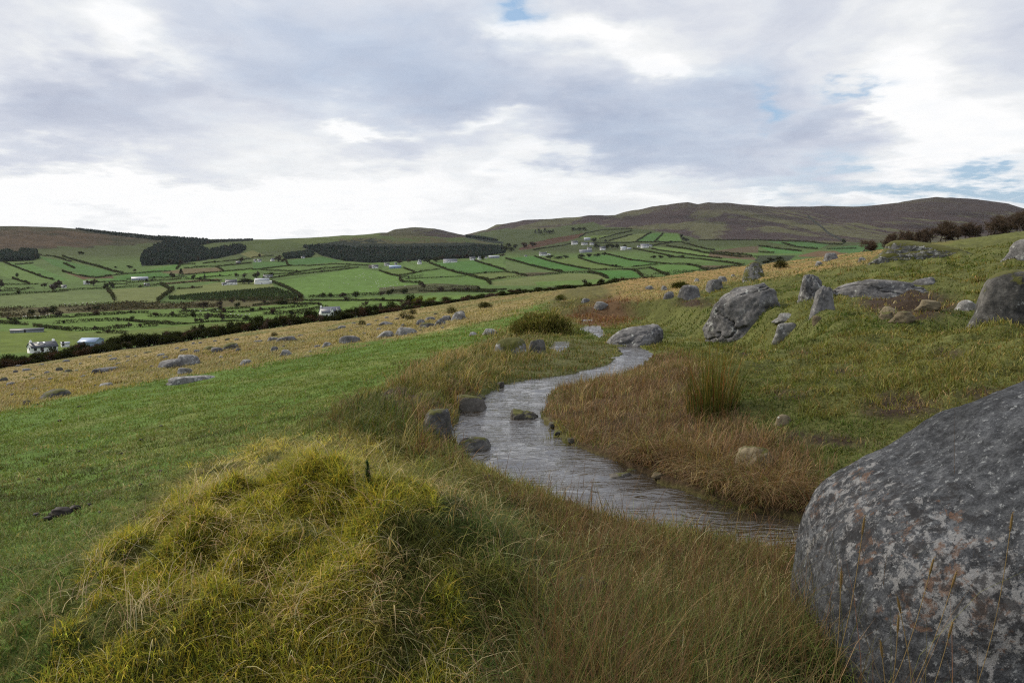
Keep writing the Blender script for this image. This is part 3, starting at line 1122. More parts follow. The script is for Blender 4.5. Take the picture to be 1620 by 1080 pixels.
    # the grass hangs down the slope, to the left and towards the viewer
    ph = np.where(RNG.random(n) < .5, out[i], np.pi + .5 + RNG.normal(0, .9, n))
    hill = blades(P, h, W0[i] * 1.2, bend, ph, c, segs=3)
    grass_object('hill_grass', [hill], 'tussocky olive and straw coloured grass on the slope right of the brook')

    # --- bank of the brook
    i, P, n = sel(np.isin(zid, (Z_LEV, Z_GRN, Z_GUL)))
    t = sstep(-.12, .15, tus[i] + .6 * pat[i])[:, None]
    c = palette(n, [OLV, (.07, .085, .02), DGRN, BRN], [4, 3, 1.5, 1.5]) * (1 - t) + palette(n, [(.26, .21, .08), STRAW2, OLV, (.17, .15, .045)], [3, 3, 2, 3]) * t
    gz = zid[i] == Z_GUL
    c[gz] = palette(int(gz.sum()), [RBRN, (.17, .09, .04), STRAW2], [4, 3, 1])
    wet = zid[i] == Z_GRN
    c[wet] = palette(int(wet.sum()), [(.085, .10, .030), OLV, (.13, .12, .045), BRN, STRAW2], [4, 3, 2, 1.2, 1])
    near_ = (R[i] < 11) & ~wet
    h = th[i] * U(n, .07, .16) * (1 + 2.0 * np.maximum(tus[i], -.2)) * np.where(near_, 1.15, .9) * np.where(wet, np.where(y[i] > 13, .30, .5), 1)
    brnk = near_ & (pat[i] > .02)
    c[brnk] = palette(int(brnk.sum()), [BRN, STRAW2, (.17, .11, .05), OLV], [3, 2, 3, 2])
    bank = blades(P, h, W0[i] * 1.15, np.where(wet, U(n, .05, .5), U(n, .2, .9)), np.where(RNG.random(n) < .65, out[i], wind[i] + RNG.normal(0, 1.1, n)), c, segs=3)
    grass_object('bank_grass', [bank], 'rough olive and straw grass along the bank of the brook')

    # --- brown rushes
    i, P, n = sel(zid == Z_MAR)
    c = palette(n, [(.19, .115, .058), (.15, .095, .050), (.24, .155, .085), (.11, .072, .038), (.31, .235, .115), (.12, .13, .038)], [5, 4, 4, 2, 2.0, 2.4])
    g1 = sstep(.10, .28, pat[i])[:, None]
    c = c * (1 - .7 * g1) + palette(n, [OLV, STRAW2, GRN], [2, 2, 1]) * .7 * g1
    h = th[i] ** .8 * U(n, .055, .15) * (1 + 1.2 * tus[i]) * sstep(0, .35, ws[i] + .18)
    drape = sstep(.8, .1, ws[i]) * (y[i] < 7)
    h = h * (1 + 1.5 * drape)
    mar = blades(P, h, W0[i] * .85, np.clip(U(n, .05, .9) + .45 * drape, 0, 1), np.where(drape > .3, -2.2 + RNG.normal(0, .9, n), out[i]), c, segs=3)
    grass_object('brown_rushes', [mar], 'red-brown withered rushes in the marsh beside the brook')

    # --- rushes and grass in front of the brook
    i, P, n = sel(zid == Z_FOR)
    s = sstep(4.7, 3.4, R[i] + 1.2 * pat[i])[:, None]
    ca = palette(n, [(.15, .09, .042), (.12, .065, .032), (.22, .155, .07), (.10, .085, .03), (.10, .12, .03)], [4, 3, 3, 3, 2.4])
    cb = palette(n, [(.078, .115, .024), (.10, .075, .030), (.12, .145, .032), (.26, .21, .09), (.12, .07, .034), (.04, .065, .016)], [4, 2.4, 3.4, 1.5, 1.6, 3])
    pk = (RNG.random((n, 1)) < s)
    c = np.where(pk, cb, ca)
    h = th[i] ** .7 * U(n, .05, .125) * (1 + .6 * tus[i]) * (1 + .9 * sstep(3.5, 2.6, y[i]))
    tall = RNG.random(n) < .09
    h[tall] *= 2.0; c[tall] = palette(int(tall.sum()), [(.15, .085, .042), (.12, .075, .034), (.10, .095, .028), (.24, .18, .08)], [2, 2, 2, 1])
    fr = blades(P, h, W0[i] * np.where(tall, .95, 1.0), np.clip((U(n, .1, .6) + .3 * rr_[i]) * np.where(tall, .5, 1), 0, 1.05), out[i], c, segs=3)
    grass_object('marsh_grass', [fr], 'mixed brown rushes and long green grass in front of the brook')

    # --- the mound
    i, P, n = sel(zid == Z_MND)
    u_, v_ = proj(P[:, 0], P[:, 1], P[:, 2])
    t = sstep(-.12, .12, tus[i] * .8 + fbm(P[:, 0] / .30, P[:, 1] / .30, 3, 111) * .8)[:, None]
    ca = palette(n, [(.14, .14, .032), (.10, .12, .024), (.045, .065, .016), (.20, .165, .05)], [4, 4, 2, 2])
    cb = palette(n, [(.42, .335, .10), (.39, .325, .052), (.47, .38, .16), (.29, .265, .05)], [3, 4, 2, 4])
    c = ca * (1 - t) + cb * t
    # dark green side towards the brook
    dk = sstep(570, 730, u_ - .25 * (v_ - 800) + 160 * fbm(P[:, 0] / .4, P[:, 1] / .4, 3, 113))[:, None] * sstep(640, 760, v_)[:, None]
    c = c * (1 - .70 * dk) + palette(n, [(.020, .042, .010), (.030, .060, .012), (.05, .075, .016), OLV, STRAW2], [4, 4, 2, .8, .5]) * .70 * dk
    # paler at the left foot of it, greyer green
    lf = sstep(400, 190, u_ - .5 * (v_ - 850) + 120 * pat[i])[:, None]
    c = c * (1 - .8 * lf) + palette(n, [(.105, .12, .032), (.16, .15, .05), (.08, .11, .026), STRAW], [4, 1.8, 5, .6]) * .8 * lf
    cu_ = fbm(P[:, 0] / .20, P[:, 1] / .20, 3, 117) + .5 * fbm(P[:, 0] / .6, P[:, 1] / .6, 2, 118)
    c = c * (1 + 1.3 * np.clip(fbm(P[:, 0] / .14, P[:, 1] / .14, 2, 119), -.35, .4))[:, None]
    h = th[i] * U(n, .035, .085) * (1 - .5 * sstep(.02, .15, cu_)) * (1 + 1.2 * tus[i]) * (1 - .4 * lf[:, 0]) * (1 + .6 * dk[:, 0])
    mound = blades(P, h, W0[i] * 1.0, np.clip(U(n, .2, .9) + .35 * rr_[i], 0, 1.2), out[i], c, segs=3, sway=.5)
    TUFT[0] = None
    # moss fronds: short, dense, yellow, in cushions
    m = (zid == Z_MND)
    x2, y2 = RNG.normal(-.98, .74, 150000), RNG.normal(3.2, .60, 150000)
    z2 = near_h(x2, y2)
    u2, v2 = proj(x2, y2, z2)
    cu = fbm(x2 / .20, y2 / .20, 3, 117) + .5 * fbm(x2 / .6, y2 / .6, 2, 118)
    k = inside(u2, v2, MOUND) & (cu > -.02) & (u2 - .25 * (v2 - 800) < 690)
    n = int(k.sum())
    mc = palette(n, [(.42, .355, .044), (.31, .285, .036), (.19, .21, .030), (.47, .36, .08), (.07, .09, .022)], [3.4, 4, 3, 1.6, 1.2], .25)
    P = np.stack((x2[k], y2[k], z2[k]), 1)
    moss = blades(P, U(n, .03, .08) * (1 + 1.5 * np.clip(cu[k], 0, .5)), np.full(n, .0042), U(n, .2, 1.0), U(n, 0, 6.3), mc, segs=2)
    # long pale dead stalks lying about
    k2 = RNG.choice(np.nonzero(m | (zid == Z_FOR) | ((zid == Z_LEV) & (R < 9)) | ((zid == Z_LAWN) & (R < 4.5) & (RNG.random(len(R)) < .35)))[0], 3900, replace=False)
    n = len(k2)
    P = np.stack((x[k2], y[k2], z[k2] + .01), 1)
    sc = palette(n, [STRAWP, STRAW, (.30, .20, .10)], [3, 3, 2])
    h = U(n, .07, .24)
    straw = blades(P, h, np.full(n, .0030), U(n, .45, 1.15), U(n, 0, 6.3), sc, segs=4, sway=.6)
    # flattened pale wisps of dead grass
    wx, wy, wp, wb = [], [], [], []
    for (u0, v0, n0, s0, p0) in [(340, 862, 150, .075, 5.4), (330, 790, 110, .10, 1.2), (250, 840, 60, .08, .4), (620, 900, 60, .07, 3.9), (480, 985, 70, .08, 5.9), (230, 980, 60, .07, 2.0), (700, 790, 60, .07, 5.0),
                                 (430, 760, 60, .06, 1.6), (640, 1010, 60, .07, 4.2), (150, 930, 50, .09, .9), (540, 830, 50, .06, 2.6), (410, 925, 60, .07, 5.6), (1010, 950, 60, .08, .5), (1130, 1010, 60, .08, 2.4)]:
        q0 = hit(u0, v0)
        wx.append(q0[0] + RNG.normal(0, s0, n0)); wy.append(q0[1] + RNG.normal(0, s0, n0))
        wp.append(p0 + RNG.normal(0, .75, n0)); wb.append(RNG.uniform(.55, 1.2, n0))
    wx, wy, wp, wb = map(np.concatenate, (wx, wy, wp, wb))
    nw = len(wx)
    wisp = blades(np.stack((wx, wy, near_h(wx, wy) + .035), 1), RNG.uniform(.06, .20, nw), np.full(nw, .0030), wb, wp, palette(nw, [(.46, .37, .20), (.40, .29, .15), (.34, .23, .12)], [3, 3, 2]), segs=4, sway=.7)
    grass_object('mound_grass', [mound, moss], 'yellow moss and tangled green grass covering the mound')
    grass_object('dead_stalks', [straw, wisp], 'pale dead grass stalks lying across the mound and rushes')

    TUFT[0] = None
    # --- tufts in the tan field, out to the hedge
    x3, y3 = scatter(120000, 40, 190, 1.7, 36)
    z3 = near_h(x3, y3)
    zi = zones(x3, y3, z3)
    R3 = np.hypot(x3, y3)
    k = np.isin(zi, (Z_TAN, Z_TANR)) & (R3 < 182)
    x3, y3, z3, R3 = x3[k], y3[k], z3[k], R3[k]
    n = len(x3)
    p3 = fbm(x3 / 5, y3 / 5, 3, 121) + .6 * fbm(x3 / 20, y3 / 20, 3, 122)
    c = palette(n, [(.28, .232, .102), (.245, .20, .078), (.21, .145, .060)], [4, 3, 1.5], .10)
    gg = sstep(.0, .25, p3)[:, None]
    c = c * (1 - gg) + palette(n, [(.15, .145, .045), (.11, .12, .036)], [2, 1], .10) * gg
    mo2 = blades(np.stack((x3, y3, z3 - .02), 1), U(n, .08, .20), .0016 * R3, U(n, .4, 1.0), RNG.normal(.5, 1.2, n), c, segs=2)
    grass_object('moor_grass', [moor, mo2], 'tan withered moor grass covering the stony slope')


grow()

# ------------------------------------------------------------------ rocks
import bmesh
_ico = {}


def ico(level):
    if level not in _ico:
        bm = bmesh.new()
        bmesh.ops.create_icosphere(bm, subdivisions=level, radius=1)
        V = np.array([v.co[:] for v in bm.verts])
        F = np.array([[v.index for v in f.verts] for f in bm.faces])
        bm.free()
        _ico[level] = (V, F)
    return _ico[level]


def rock_shape(seed, level=4, flat=0.0, k=9, rough=.14, nplanes=15, crack=0.0, skew=0.0, taper=0.0):
    """a weathered block in the unit box: x,y in -.5..+.5, z in 0..1"""
    r_ = np.random.default_rng(seed)
    d, F = ico(level)
    N = r_.normal(size=(nplanes, 3))
    N /= np.linalg.norm(N, axis=1)[:, None]
    N = np.concatenate((N, [(0, 0, 1), (0, 0, -1), (1, 0, .2), (-1, 0, .25), (0, 1, .2), (0, -1, .25)]))
    N /= np.linalg.norm(N, axis=1)[:, None]
    h = r_.uniform(.72, 1.1, len(N))
    dots = np.maximum(d @ N.T, 1e-3) / h
    rad = (dots ** k).sum(1) ** (-1 / k)
    rad = rad * (1 + rough * 1.5 * fbm3(d * 1.7 + seed, 4, seed) + rough * .8 * fbm3(d * 5 + seed, 4, seed + 5, .6))
    if crack:
        c = np.abs(fbm3(d * np.array((1.2, 1.2, 2.6)) + seed * 1.7, 3, seed + 9))
        rad = rad * (1 - crack * np.exp(-(c / .018) ** 2))
    V = d * rad[:, None]
    lo, hi = V.min(0), V.max(0)
    V = (V - (lo + hi) / 2) / (hi - lo)
    V[:, 2] += .5
    if taper:
        V[:, 2] *= 1 - taper * sstep(-.4, .55, V[:, 0])
    low = np.clip(.55 - V[:, 2], 0, 1)
    V[:, :2] *= (1 + .6 * low)[:, None]
    if skew:
        V[:, 0] += skew * np.maximum(V[:, 2] - .35, 0) * (1 - 1.4 * np.abs(V[:, 0]))
    top = V[:, 2] > .42
    V[:, :2] = (V[:, :2] - (V[top, :2].max(0) + V[top, :2].min(0)) / 2) / np.ptp(V[top, :2], axis=0)
    return V, F


def rock_mat(name, dark, mid, light, lichen=(.40, .41, .38), lich=.60, moss=0.0, scale=1.0, rust=0.0, bumps=.5, bdist=.03):
    m, g = new_mat(name)
    tc = g.n('ShaderNodeTexCoord').outputs['Object']
    oi = g.n('ShaderNodeObjectInfo')
    off = g.math('MULTIPLY', oi.outputs['Random'], 37.0)
    p = g.vec('ADD', g.vec('MULTIPLY', tc, (scale, scale, scale)), g.comb(off, off, off))
    n1 = g.noise(p, 2.6, 8, .68, .3)
    n2 = g.noise(p, 14, 6, .7)
    n3 = g.noise(p, 55, 4, .75)
    f = g.math('ADD', g.math('MULTIPLY', n1, .55), g.math('ADD', g.math('MULTIPLY', n2, .35), g.math('MULTIPLY', n3, .18)))
    c = g.ramp(f, [(.42, dark), (.52, mid), (.63, light)])
    # crusts of lichen
    pl = g.vec('ADD', p, (5.2, 1.3, 8.8))
    l1 = g.noise(pl, 4.6, 9, .72, .25)
    lm = g.ramp(l1, [(lich - .018, 0), (lich + .018, 1)])
    l2 = g.noise(g.vec('ADD', p, (1.2, 9.3, 2.8)), 26, 5, .7)
    lm2 = g.ramp(l2, [(.66, 0), (.71, .85)])
    c = g.mix(g.math('MULTIPLY', lm, .8), c, g.mix(n3, lichen, tuple(v * .7 for v in lichen)))
    c = g.mix(lm2, c, lichen)
    if rust:
        r1 = g.noise(g.vec('ADD', p, (2.2, 4.3, 6.8)), 2.1, 8, .7, .4)
        gm = g.xyz(tc)
        rm = g.ramp(r1, [(.56, 0), (.66, rust)])
        c = g.mix(rm, c, (.155, .070, .034))
    geo = g.n('ShaderNodeNewGeometry')
    nz = g.xyz(geo.outputs['Normal'])[2]
    h = g.math('ADD', g.math('MULTIPLY', n2, .8), g.math('MULTIPLY', n3, .4))
    if moss:
        mn = g.noise(g.vec('ADD', p, (7.1, 3.3, .8)), 3.2, 7, .68)
        mm = g.math('ADD', g.math('MULTIPLY', nz, .35), mn)
        mm = g.ramp(mm, [(.86 - moss, 0), (.93 - moss, 1)])
        c = g.mix(mm, c, g.mix(n3, (.030, .036, .010), (.10, .095, .022)))
        h = g.math('ADD', h, g.math('MULTIPLY', mm, .5))
    finish(m, g, principled(g, c, .88, .22, bump(g, h, bumps, bdist)))
    return m


RM = {
    'grey': rock_mat('grey_stone', (.030, .030, .030), (.085, .083, .082), (.17, .165, .16), lich=.60),
    'pale': rock_mat('pale_lichen_stone', (.040, .039, .037), (.11, .108, .102), (.20, .196, .185), lichen=(.42, .42, .40), lich=.57),
    'dark': rock_mat('dark_mossy_stone', (.018, .018, .017), (.052, .050, .046), (.12, .115, .105), lich=.62, moss=.13),
    'moss': rock_mat('mossed_stone', (.03, .03, .028), (.09, .088, .082), (.20, .195, .185), lichen=(.48, .48, .45), lich=.57, moss=.26),
    'tan': rock_mat('tan_stone', (.050, .040, .025), (.105, .084, .050), (.18, .15, .095), lich=.70, moss=.06),
    'wet': rock_mat('wet_stone', (.020, .018, .015), (.055, .050, .042), (.11, .10, .085), lich=.68, moss=.10),
}


def put_rock(u0, u1, vt, vb, kind, seed, label, group=None, level=4, depth=.75, sink=.65, flat=0.0, k=9, rough=.13, tilt=0.0, yaw=0.0, crack=0.0, name='rock', cat='rock', mesh=None, skew=0.0, taper=0.0, nplanes=15):
    um = (u0 + u1) / 2
    p = hit(um, vb)
    dep = p[1] * CP - p[2] * SP
    w = (u1 - u0) / FPX * dep
    h = (vb - vt) / FPX * dep * (.80 if um < 780 and vb < 640 else 1.0)
    d = max(w * depth, h * .8)
    dirh = p[:2] / np.hypot(p[0], p[1])
    c = p[:2] + dirh * d * .42
    zc = min(float(H(c[0], c[1])[0]), p[2] + .25 * h)
    zb = min(zc, p[2])
    hh = h * (1 + sink)
    if mesh is None:
        V, F = rock_shape(seed, level, flat, k, rough, nplanes, crack=crack, skew=skew, taper=taper)
        V = V * np.array((w, d, hh))
        V[:, 2] -= h * sink
        if tilt:
            V[:, 2] += V[:, 0] * math.tan(tilt)
        o = mesh_np(name, V, F, RM[kind], None, True)
        o.location = (c[0], c[1], zb)
        o.rotation_euler = (0, 0, -math.atan2(p[0], p[1]) + yaw)
    else:
        o = bpy.data.objects.new(name, mesh)
        C.objects.link(o)
        o.scale = (w * (1 if seed % 2 else -1), d, hh)
        o.location = (c[0], c[1], zb - h * (sink + .12))
        o.rotation_euler = (0, 0, -math.atan2(p[0], p[1]))
    tag(o, label, cat, group)
    return o


ROCKS = [
    # right of the brook
    (1110, 1234, 449, 534, 'grey', 3, 'large rounded grey boulder with pale lichen, half sunk in the bank above the rush clump', dict(level=6, depth=.85, rough=.15, crack=.12, sink=.6, skew=.34)),
    (1263, 1304, 434, 476, 'grey', 8, 'square grey rock standing at the left end of the long sloping slab', dict(level=5, depth=.9, k=12, crack=.2)),
    (1284, 1320, 449, 490, 'grey', 14, 'narrow upright grey rock leaning against the front of the long slab', dict(level=5, depth=.9, k=5, nplanes=7, rough=.2)),
    (1300, 1458, 430, 474, 'grey', 21, 'long grey slab sloping up the bank behind two upright rocks', dict(level=6, depth=.30, k=12, rough=.14, tilt=.16, crack=.14, sink=.6, taper=.40)),
    (1387, 1514, 372, 409, 'moss', 27, 'long whitish boulder capped with green moss below the bare trees', dict(level=6, depth=.4, rough=.18, tilt=.10, taper=.35, sink=.25)),
    (1540, 1690, 425, 516, 'dark', 33, 'dark smooth boulder overhanging the grass at the right edge of the slope', dict(level=6, depth=.8, k=5, nplanes=8, tilt=.12, rough=.10)),
    (1595, 1660, 378, 411, 'grey', 38, 'grey boulder at the edge of the picture above the dark smooth one', dict(level=4)),
    (1176, 1208, 413, 443, 'moss', 44, 'upright mossy stone with a white cap on the crest of the slope', dict(level=5, depth=.8, sink=.2)),
    (1071, 1108, 451, 475, 'grey', 47, 'rounded grey boulder beside the tan grass, left of two smaller rocks', dict(level=4)),
    (1115, 1143, 442, 461, 'grey', 51, 'grey rock leaning right, behind the rounded grey boulder on the crest', dict(level=4, tilt=.2)),
    (1136, 1150, 437, 446, 'pale', 53, 'small pale stone just behind the leaning grey rock', {}),
    (1098, 1107, 440, 446, 'pale', 55, 'small white stone alone in the rust-brown grass of the crest', {}),
    (1046, 1056, 452, 459, 'pale', 57, 'small pale stone left of the rounded grey boulder on the crest', {}),
    (1049, 1066, 461, 473, 'grey', 59, 'low grey stone downhill from the rounded grey boulder', {}),
    (1020, 1034, 452, 458, 'grey', 61, 'flat dark stone in brown grass near the end of the hedge', {}),
    (1156, 1164, 434, 439, 'pale', 63, 'tiny white stone left of the upright mossy stone', {}),
    (950, 1050, 519, 547, 'grey', 66, 'broad low grey rock sloping into the brook at its bend', dict(level=6, depth=.8, k=5, rough=.15, tilt=.10, sink=.9, skew=.5)),
    (939, 964, 477, 490, 'pale', 69, 'pale topped stone at the far end of the brook gully', dict(level=4)),
    (919, 935, 472, 478, 'grey', 71, 'dark stone in red-brown grass at the head of the gully', {}),
    (1226, 1263, 511, 533, 'pale', 73, 'pale lichened stone in the grass right of the large rounded boulder', dict(level=4, tilt=.15)),
    (1228, 1266, 496, 504, 'pale', 76, 'flush pale stone barely showing in the grass below the square rock', dict(level=4, sink=1.2)),
    (1285, 1300, 499, 511, 'tan', 78, 'small buff stone in grass below the narrow upright rock', {}),
    (1358, 1372, 407, 414, 'grey', 81, 'small grey stone in grass left of the long mossy boulder', {}),
    (1303, 1326, 400, 412, 'grey', 83, 'grey rock with a yellow-tinged top on the tan crest', dict(level=4)),
    (1290, 1301, 413, 420, 'pale', 85, 'small pale stone below the yellow-topped rock on the crest', {}),
    (1438, 1478, 441, 451, 'grey', 87, 'thin flush grey slab right of the long sloping slab', dict(level=4, sink=1.0, tilt=.25)),
    (1512, 1548, 475, 491, 'pale', 89, 'pale mossy stone in the grass left of the dark smooth boulder', dict(level=4, sink=.8)),
    (1394, 1418, 484, 497, 'tan', 91, 'small tan cobble, uppermost of three at the edge of the bare soil', dict(sink=.25, rough=.26, k=13, level=4)),
    (1390, 1413, 493, 507, 'tan', 92, 'small tan cobble, lower left of three at the edge of the bare soil', dict(sink=.25, rough=.26, k=13, level=4)),
    (1414, 1447, 493, 509, 'tan', 93, 'larger tan cobble, right of three at the edge of the bare soil', dict(sink=.25, rough=.26, k=13, level=4)),
    (1454, 1486, 474, 490, 'tan', 94, 'tan stone lying in the middle of the bare soil', dict(sink=.3, rough=.26, k=13, level=4)),
    (1162, 1226, 709, 745, 'tan', 97, 'broad tan stone among brown rushes right of the brook', dict(level=5, sink=.7, k=8, rough=.24)),
    (1226, 1252, 656, 672, 'tan', 99, 'small buff stone on the turf bank above the tan stone', {}),
    (1594, 1618, 343, 357, 'pale', 101, 'white stone on the skyline in front of the bare trees', dict(level=4)),
    # in and beside the brook
    (780, 836, 534, 560, 'moss', 105, 'grey mossy rock in the left bank near the gorse bush', dict(level=5, sink=1.0, k=6)),
    (834, 864, 536, 559, 'dark', 107, 'dark mossy rock beside the pool, right of a grey one', dict(level=5, sink=1.0, k=6)),
    (714, 774, 626, 662, 'wet', 110, 'grey wet rock at the left edge of the brook upstream of the mossy one', dict(level=4, sink=.4)),
    (744, 770, 622, 636, 'wet', 112, 'dark wet stone behind the grey one at the brook edge', {}),
    (716, 782, 690, 726, 'dark', 115, 'mossy speckled rock in the left side of the brook', dict(level=5, sink=.5, k=7)),
    (938, 1008, 752, 792, 'wet', 118, 'angular grey rock in the middle of the near brook', dict(level=5, sink=.5, k=14, tilt=.15)),
    (800, 862, 650, 682, 'wet', 121, 'low dark heap of stone splitting the brook', dict(level=5, rough=.34, sink=.9, k=6)),
    (782, 800, 626, 636, 'wet', 123, 'small dark stone sticking out of the brook upstream', {}),
    (666, 716, 650, 690, 'dark', 125, 'brown stained rock in the left bank above the water', dict(level=4, sink=.5)),
    (912, 968, 914, 962, 'dark', 128, 'small dark rock with white spots in the near grass', dict(level=5, sink=.4)),
    # on the left slope
    (66, 112, 612, 628, 'dark', 131, 'dark mossy boulder at the lower edge of the bright turf', dict(level=4)),
    (37, 47, 633, 640, 'dark', 133, 'small dark stone left of the dark mossy boulder', {}),
    (158, 178, 604, 611, 'pale', 135, 'low pale slab right of the dark mossy boulder', dict(sink=.8)),
    (148, 188, 580, 588, 'grey', 137, 'long low dark slab with a white spot, left of the big double boulder', dict(sink=.7, depth=.4)),
    (249, 292, 567, 582, 'grey', 140, 'low left shoulder of the double boulder on the tan slope', dict(level=4, sink=.5, tilt=.14)),
    (280, 317, 558, 577, 'pale', 141, 'white-topped right half of the double boulder on the tan slope', dict(level=4)),
    (281, 306, 579, 591, 'pale', 143, 'white-topped grey rock where tan grass meets turf below the double boulder', dict(level=4)),
    (267, 346, 594, 604, 'pale', 145, 'long flush pale slab in the bright turf', dict(level=4, sink=1.5, depth=.3)),
    (380, 398, 567, 577, 'pale', 147, 'pale wedge-shaped stone on the edge of the turf', {}),
    (428, 441, 546, 556, 'grey', 149, 'round dark grey stone in the tan grass', {}),
    (444, 462, 551, 562, 'pale', 151, 'angular pale stone at the turf edge, right of the round dark one', dict(k=14)),
    (352, 379, 540, 552, 'moss', 153, 'brown moss-capped rock on a whitish base in the tan grass', dict(level=4)),
    (334, 353, 548, 557, 'grey', 155, 'grey slab left of the moss-capped rock', dict(sink=.6)),
    (322, 340, 546, 554, 'moss', 157, 'brown mossy hump left of the grey slab', {}),
    (423, 442, 531, 541, 'grey', 159, 'smooth grey rock left of a long broken slab', {}),
    (437, 468, 531, 540, 'grey', 161, 'long broken slab sloping right in the tan grass', dict(depth=.4, tilt=.12)),
    (510, 526, 540, 548, 'pale', 163, 'whitish stone downhill of the big rounded grey boulder', {}),
    (536, 572, 528, 542, 'grey', 165, 'big smooth rounded grey boulder at the turf edge', dict(level=4, k=6, rough=.06)),
    (599, 625, 522, 533, 'pale', 167, 'white-grey rock left of the longer whitish rock', dict(level=4)),
    (626, 662, 515, 529, 'pale', 169, 'long whitish rock at the turf edge', dict(level=4, depth=.5)),
    (657, 674, 503, 514, 'grey', 171, 'grey rock at the left end of the rock cluster', dict(level=4)),
    (671, 690, 500, 508, 'grey', 173, 'rock at the back of the rock cluster', {}),
    (663, 691, 508, 518, 'dark', 175, 'dark low slab in front of the rock cluster', dict(depth=.5)),
    (687, 706, 500, 515, 'grey', 177, 'tallest grey rock in the middle of the rock cluster', dict(level=4)),
    (699, 714, 497, 508, 'grey', 179, 'grey rock between the tallest and the pale one of the cluster', {}),
    (711, 738, 490, 507, 'pale', 181, 'pale jagged rock at the right end of the rock cluster', dict(level=4, k=12, tilt=.2)),
    (599, 624, 507, 515, 'grey', 183, 'dark topped low rock uphill of the whitish rocks', dict(sink=.6)),
    (762, 790, 517, 530, 'pale', 185, 'white-topped grey boulder alone on the turf near the gorse bush', dict(level=4)),
    (742, 756, 524, 531, 'pale', 187, 'small pale stone left of the white-topped boulder', {}),
]
SMALL = [(18, 609, 14, 6), (6, 602, 12, 8), (54, 617, 13, 5), (105, 572, 12, 5), (43, 586, 13, 5), (25, 589, 8, 5), (52, 600, 10, 4), (94, 586, 11, 7), (109, 588, 12, 6), (75, 590, 10, 4),
         (122, 587, 7, 3), (134, 596, 12, 4), (50, 593, 7, 3), (179, 569, 12, 4), (187, 577, 10, 5), (172, 578, 8, 3), (203, 572, 8, 4), (202, 565, 7, 3), (174, 564, 8, 3), (157, 565, 6, 3),
         (142, 565, 6, 3), (235, 558, 14, 3), (255, 563, 16, 6), (262, 566, 10, 4), (230, 573, 5, 3), (215, 564, 6, 3), (217, 584, 8, 3), (378, 555, 10, 6), (312, 557, 10, 6), (291, 555, 12, 5),
         (280, 552, 8, 4), (306, 544, 6, 4), (317, 543, 6, 3), (360, 538, 8, 4), (375, 538, 8, 4), (408, 541, 14, 4), (406, 534, 5, 3), (475, 532, 9, 4), (491, 558, 9, 5), (502, 549, 10, 4),
         (518, 546, 10, 5), (489, 564, 20, 3), (599, 522, 8, 5), (584, 515, 10, 5), (637, 516, 7, 5), (541, 519, 14, 5), (525, 523, 15, 4), (533, 521, 7, 3), (567, 518, 8, 3), (628, 505, 8, 3),
         (645, 500, 9, 3), (690, 497, 8, 3), (612, 503, 7, 3), (596, 508, 9, 3), (560, 512, 7, 3), (480, 541, 7, 3), (450, 548, 7, 3), (350, 566, 8, 4), (240, 580, 7, 3), (128, 576, 6, 3),
         (66, 577, 8, 3), (30, 579, 9, 3), (80, 600, 8, 3), (150, 610, 7, 3), (470, 552, 6, 3), (340, 540, 6, 3), (555, 524, 7, 3), (700, 519, 6, 3), (666, 523, 6, 3), (576, 528, 6, 3), (20, 625, 9, 4)]


def build_rocks():
    for (u0, u1, vt, vb, kind, seed, label, kw) in ROCKS:
        kw = dict(kw); kw.setdefault('level', 3)
        nm = 'boulder' if 'boulder' in label else ('stone' if 'stone' in label or 'cobble' in label else ('slab' if 'slab' in label else 'rock'))
        put_rock(u0, u1, vt, vb, kind, seed, label, name=nm, cat=nm, **kw)
    # loose wet stones along and in the brook
    r_ = random.Random(12)
    wet = []
    for i in range(4):
        V, F = rock_shape(340 + i, 3, rough=.2, k=7)
        o = mesh_np('wet_stone', V, F, RM[('wet', 'dark', 'wet', 'tan')[i]], None, True, link=False)
        wet.append(o.data)
        bpy.data.objects.remove(o)
    for i, (u, v, w) in enumerate([(728, 688, 18), (742, 742, 22), (770, 760, 20), (800, 772, 16), (812, 690, 12), (846, 642, 12), (792, 612, 12), (876, 676, 16), (884, 690, 14), (905, 706, 16), (930, 722, 12), (866, 650, 12),
                                   (1000, 752, 24), (1040, 764, 18), (1070, 800, 20), (1110, 792, 16), (900, 798, 16), (985, 800, 14), (760, 668, 12), (826, 720, 14), (1150, 812, 20), (940, 604, 8), (985, 596, 9), (1022, 574, 8), (978, 556, 8), (756, 700, 10),
                                   (890, 745, 15), (1010, 790, 13)]):
        put_rock(u - w / 2, u + w / 2, v - w * r_.uniform(.28, .5), v, None, i, 'small dark wet stone poking out of the brook or its muddy edge', 'small wet stones in the brook', name='wet_stone', cat='stone', mesh=wet[r_.randrange(4)], sink=1.1)
    protos = []
    for i in range(8):
        V, F = rock_shape(300 + i, 3, rough=.14)
        o = mesh_np('small_stone', V, F, RM[('grey', 'dark', 'pale', 'grey')[i % 4]], None, True, link=False)
        protos.append(o.data)
        bpy.data.objects.remove(o)
    r_ = random.Random(5)
    for i, (u, v, w, h) in enumerate(SMALL):
        put_rock(u - w / 2, u + w / 2, v - h, v, None, i, 'small grey stone scattered in the tan moor grass of the lower slope', 'small stones scattered on the tan slope', name='small_stone', cat='stone',
                 mesh=protos[r_.randrange(8)])


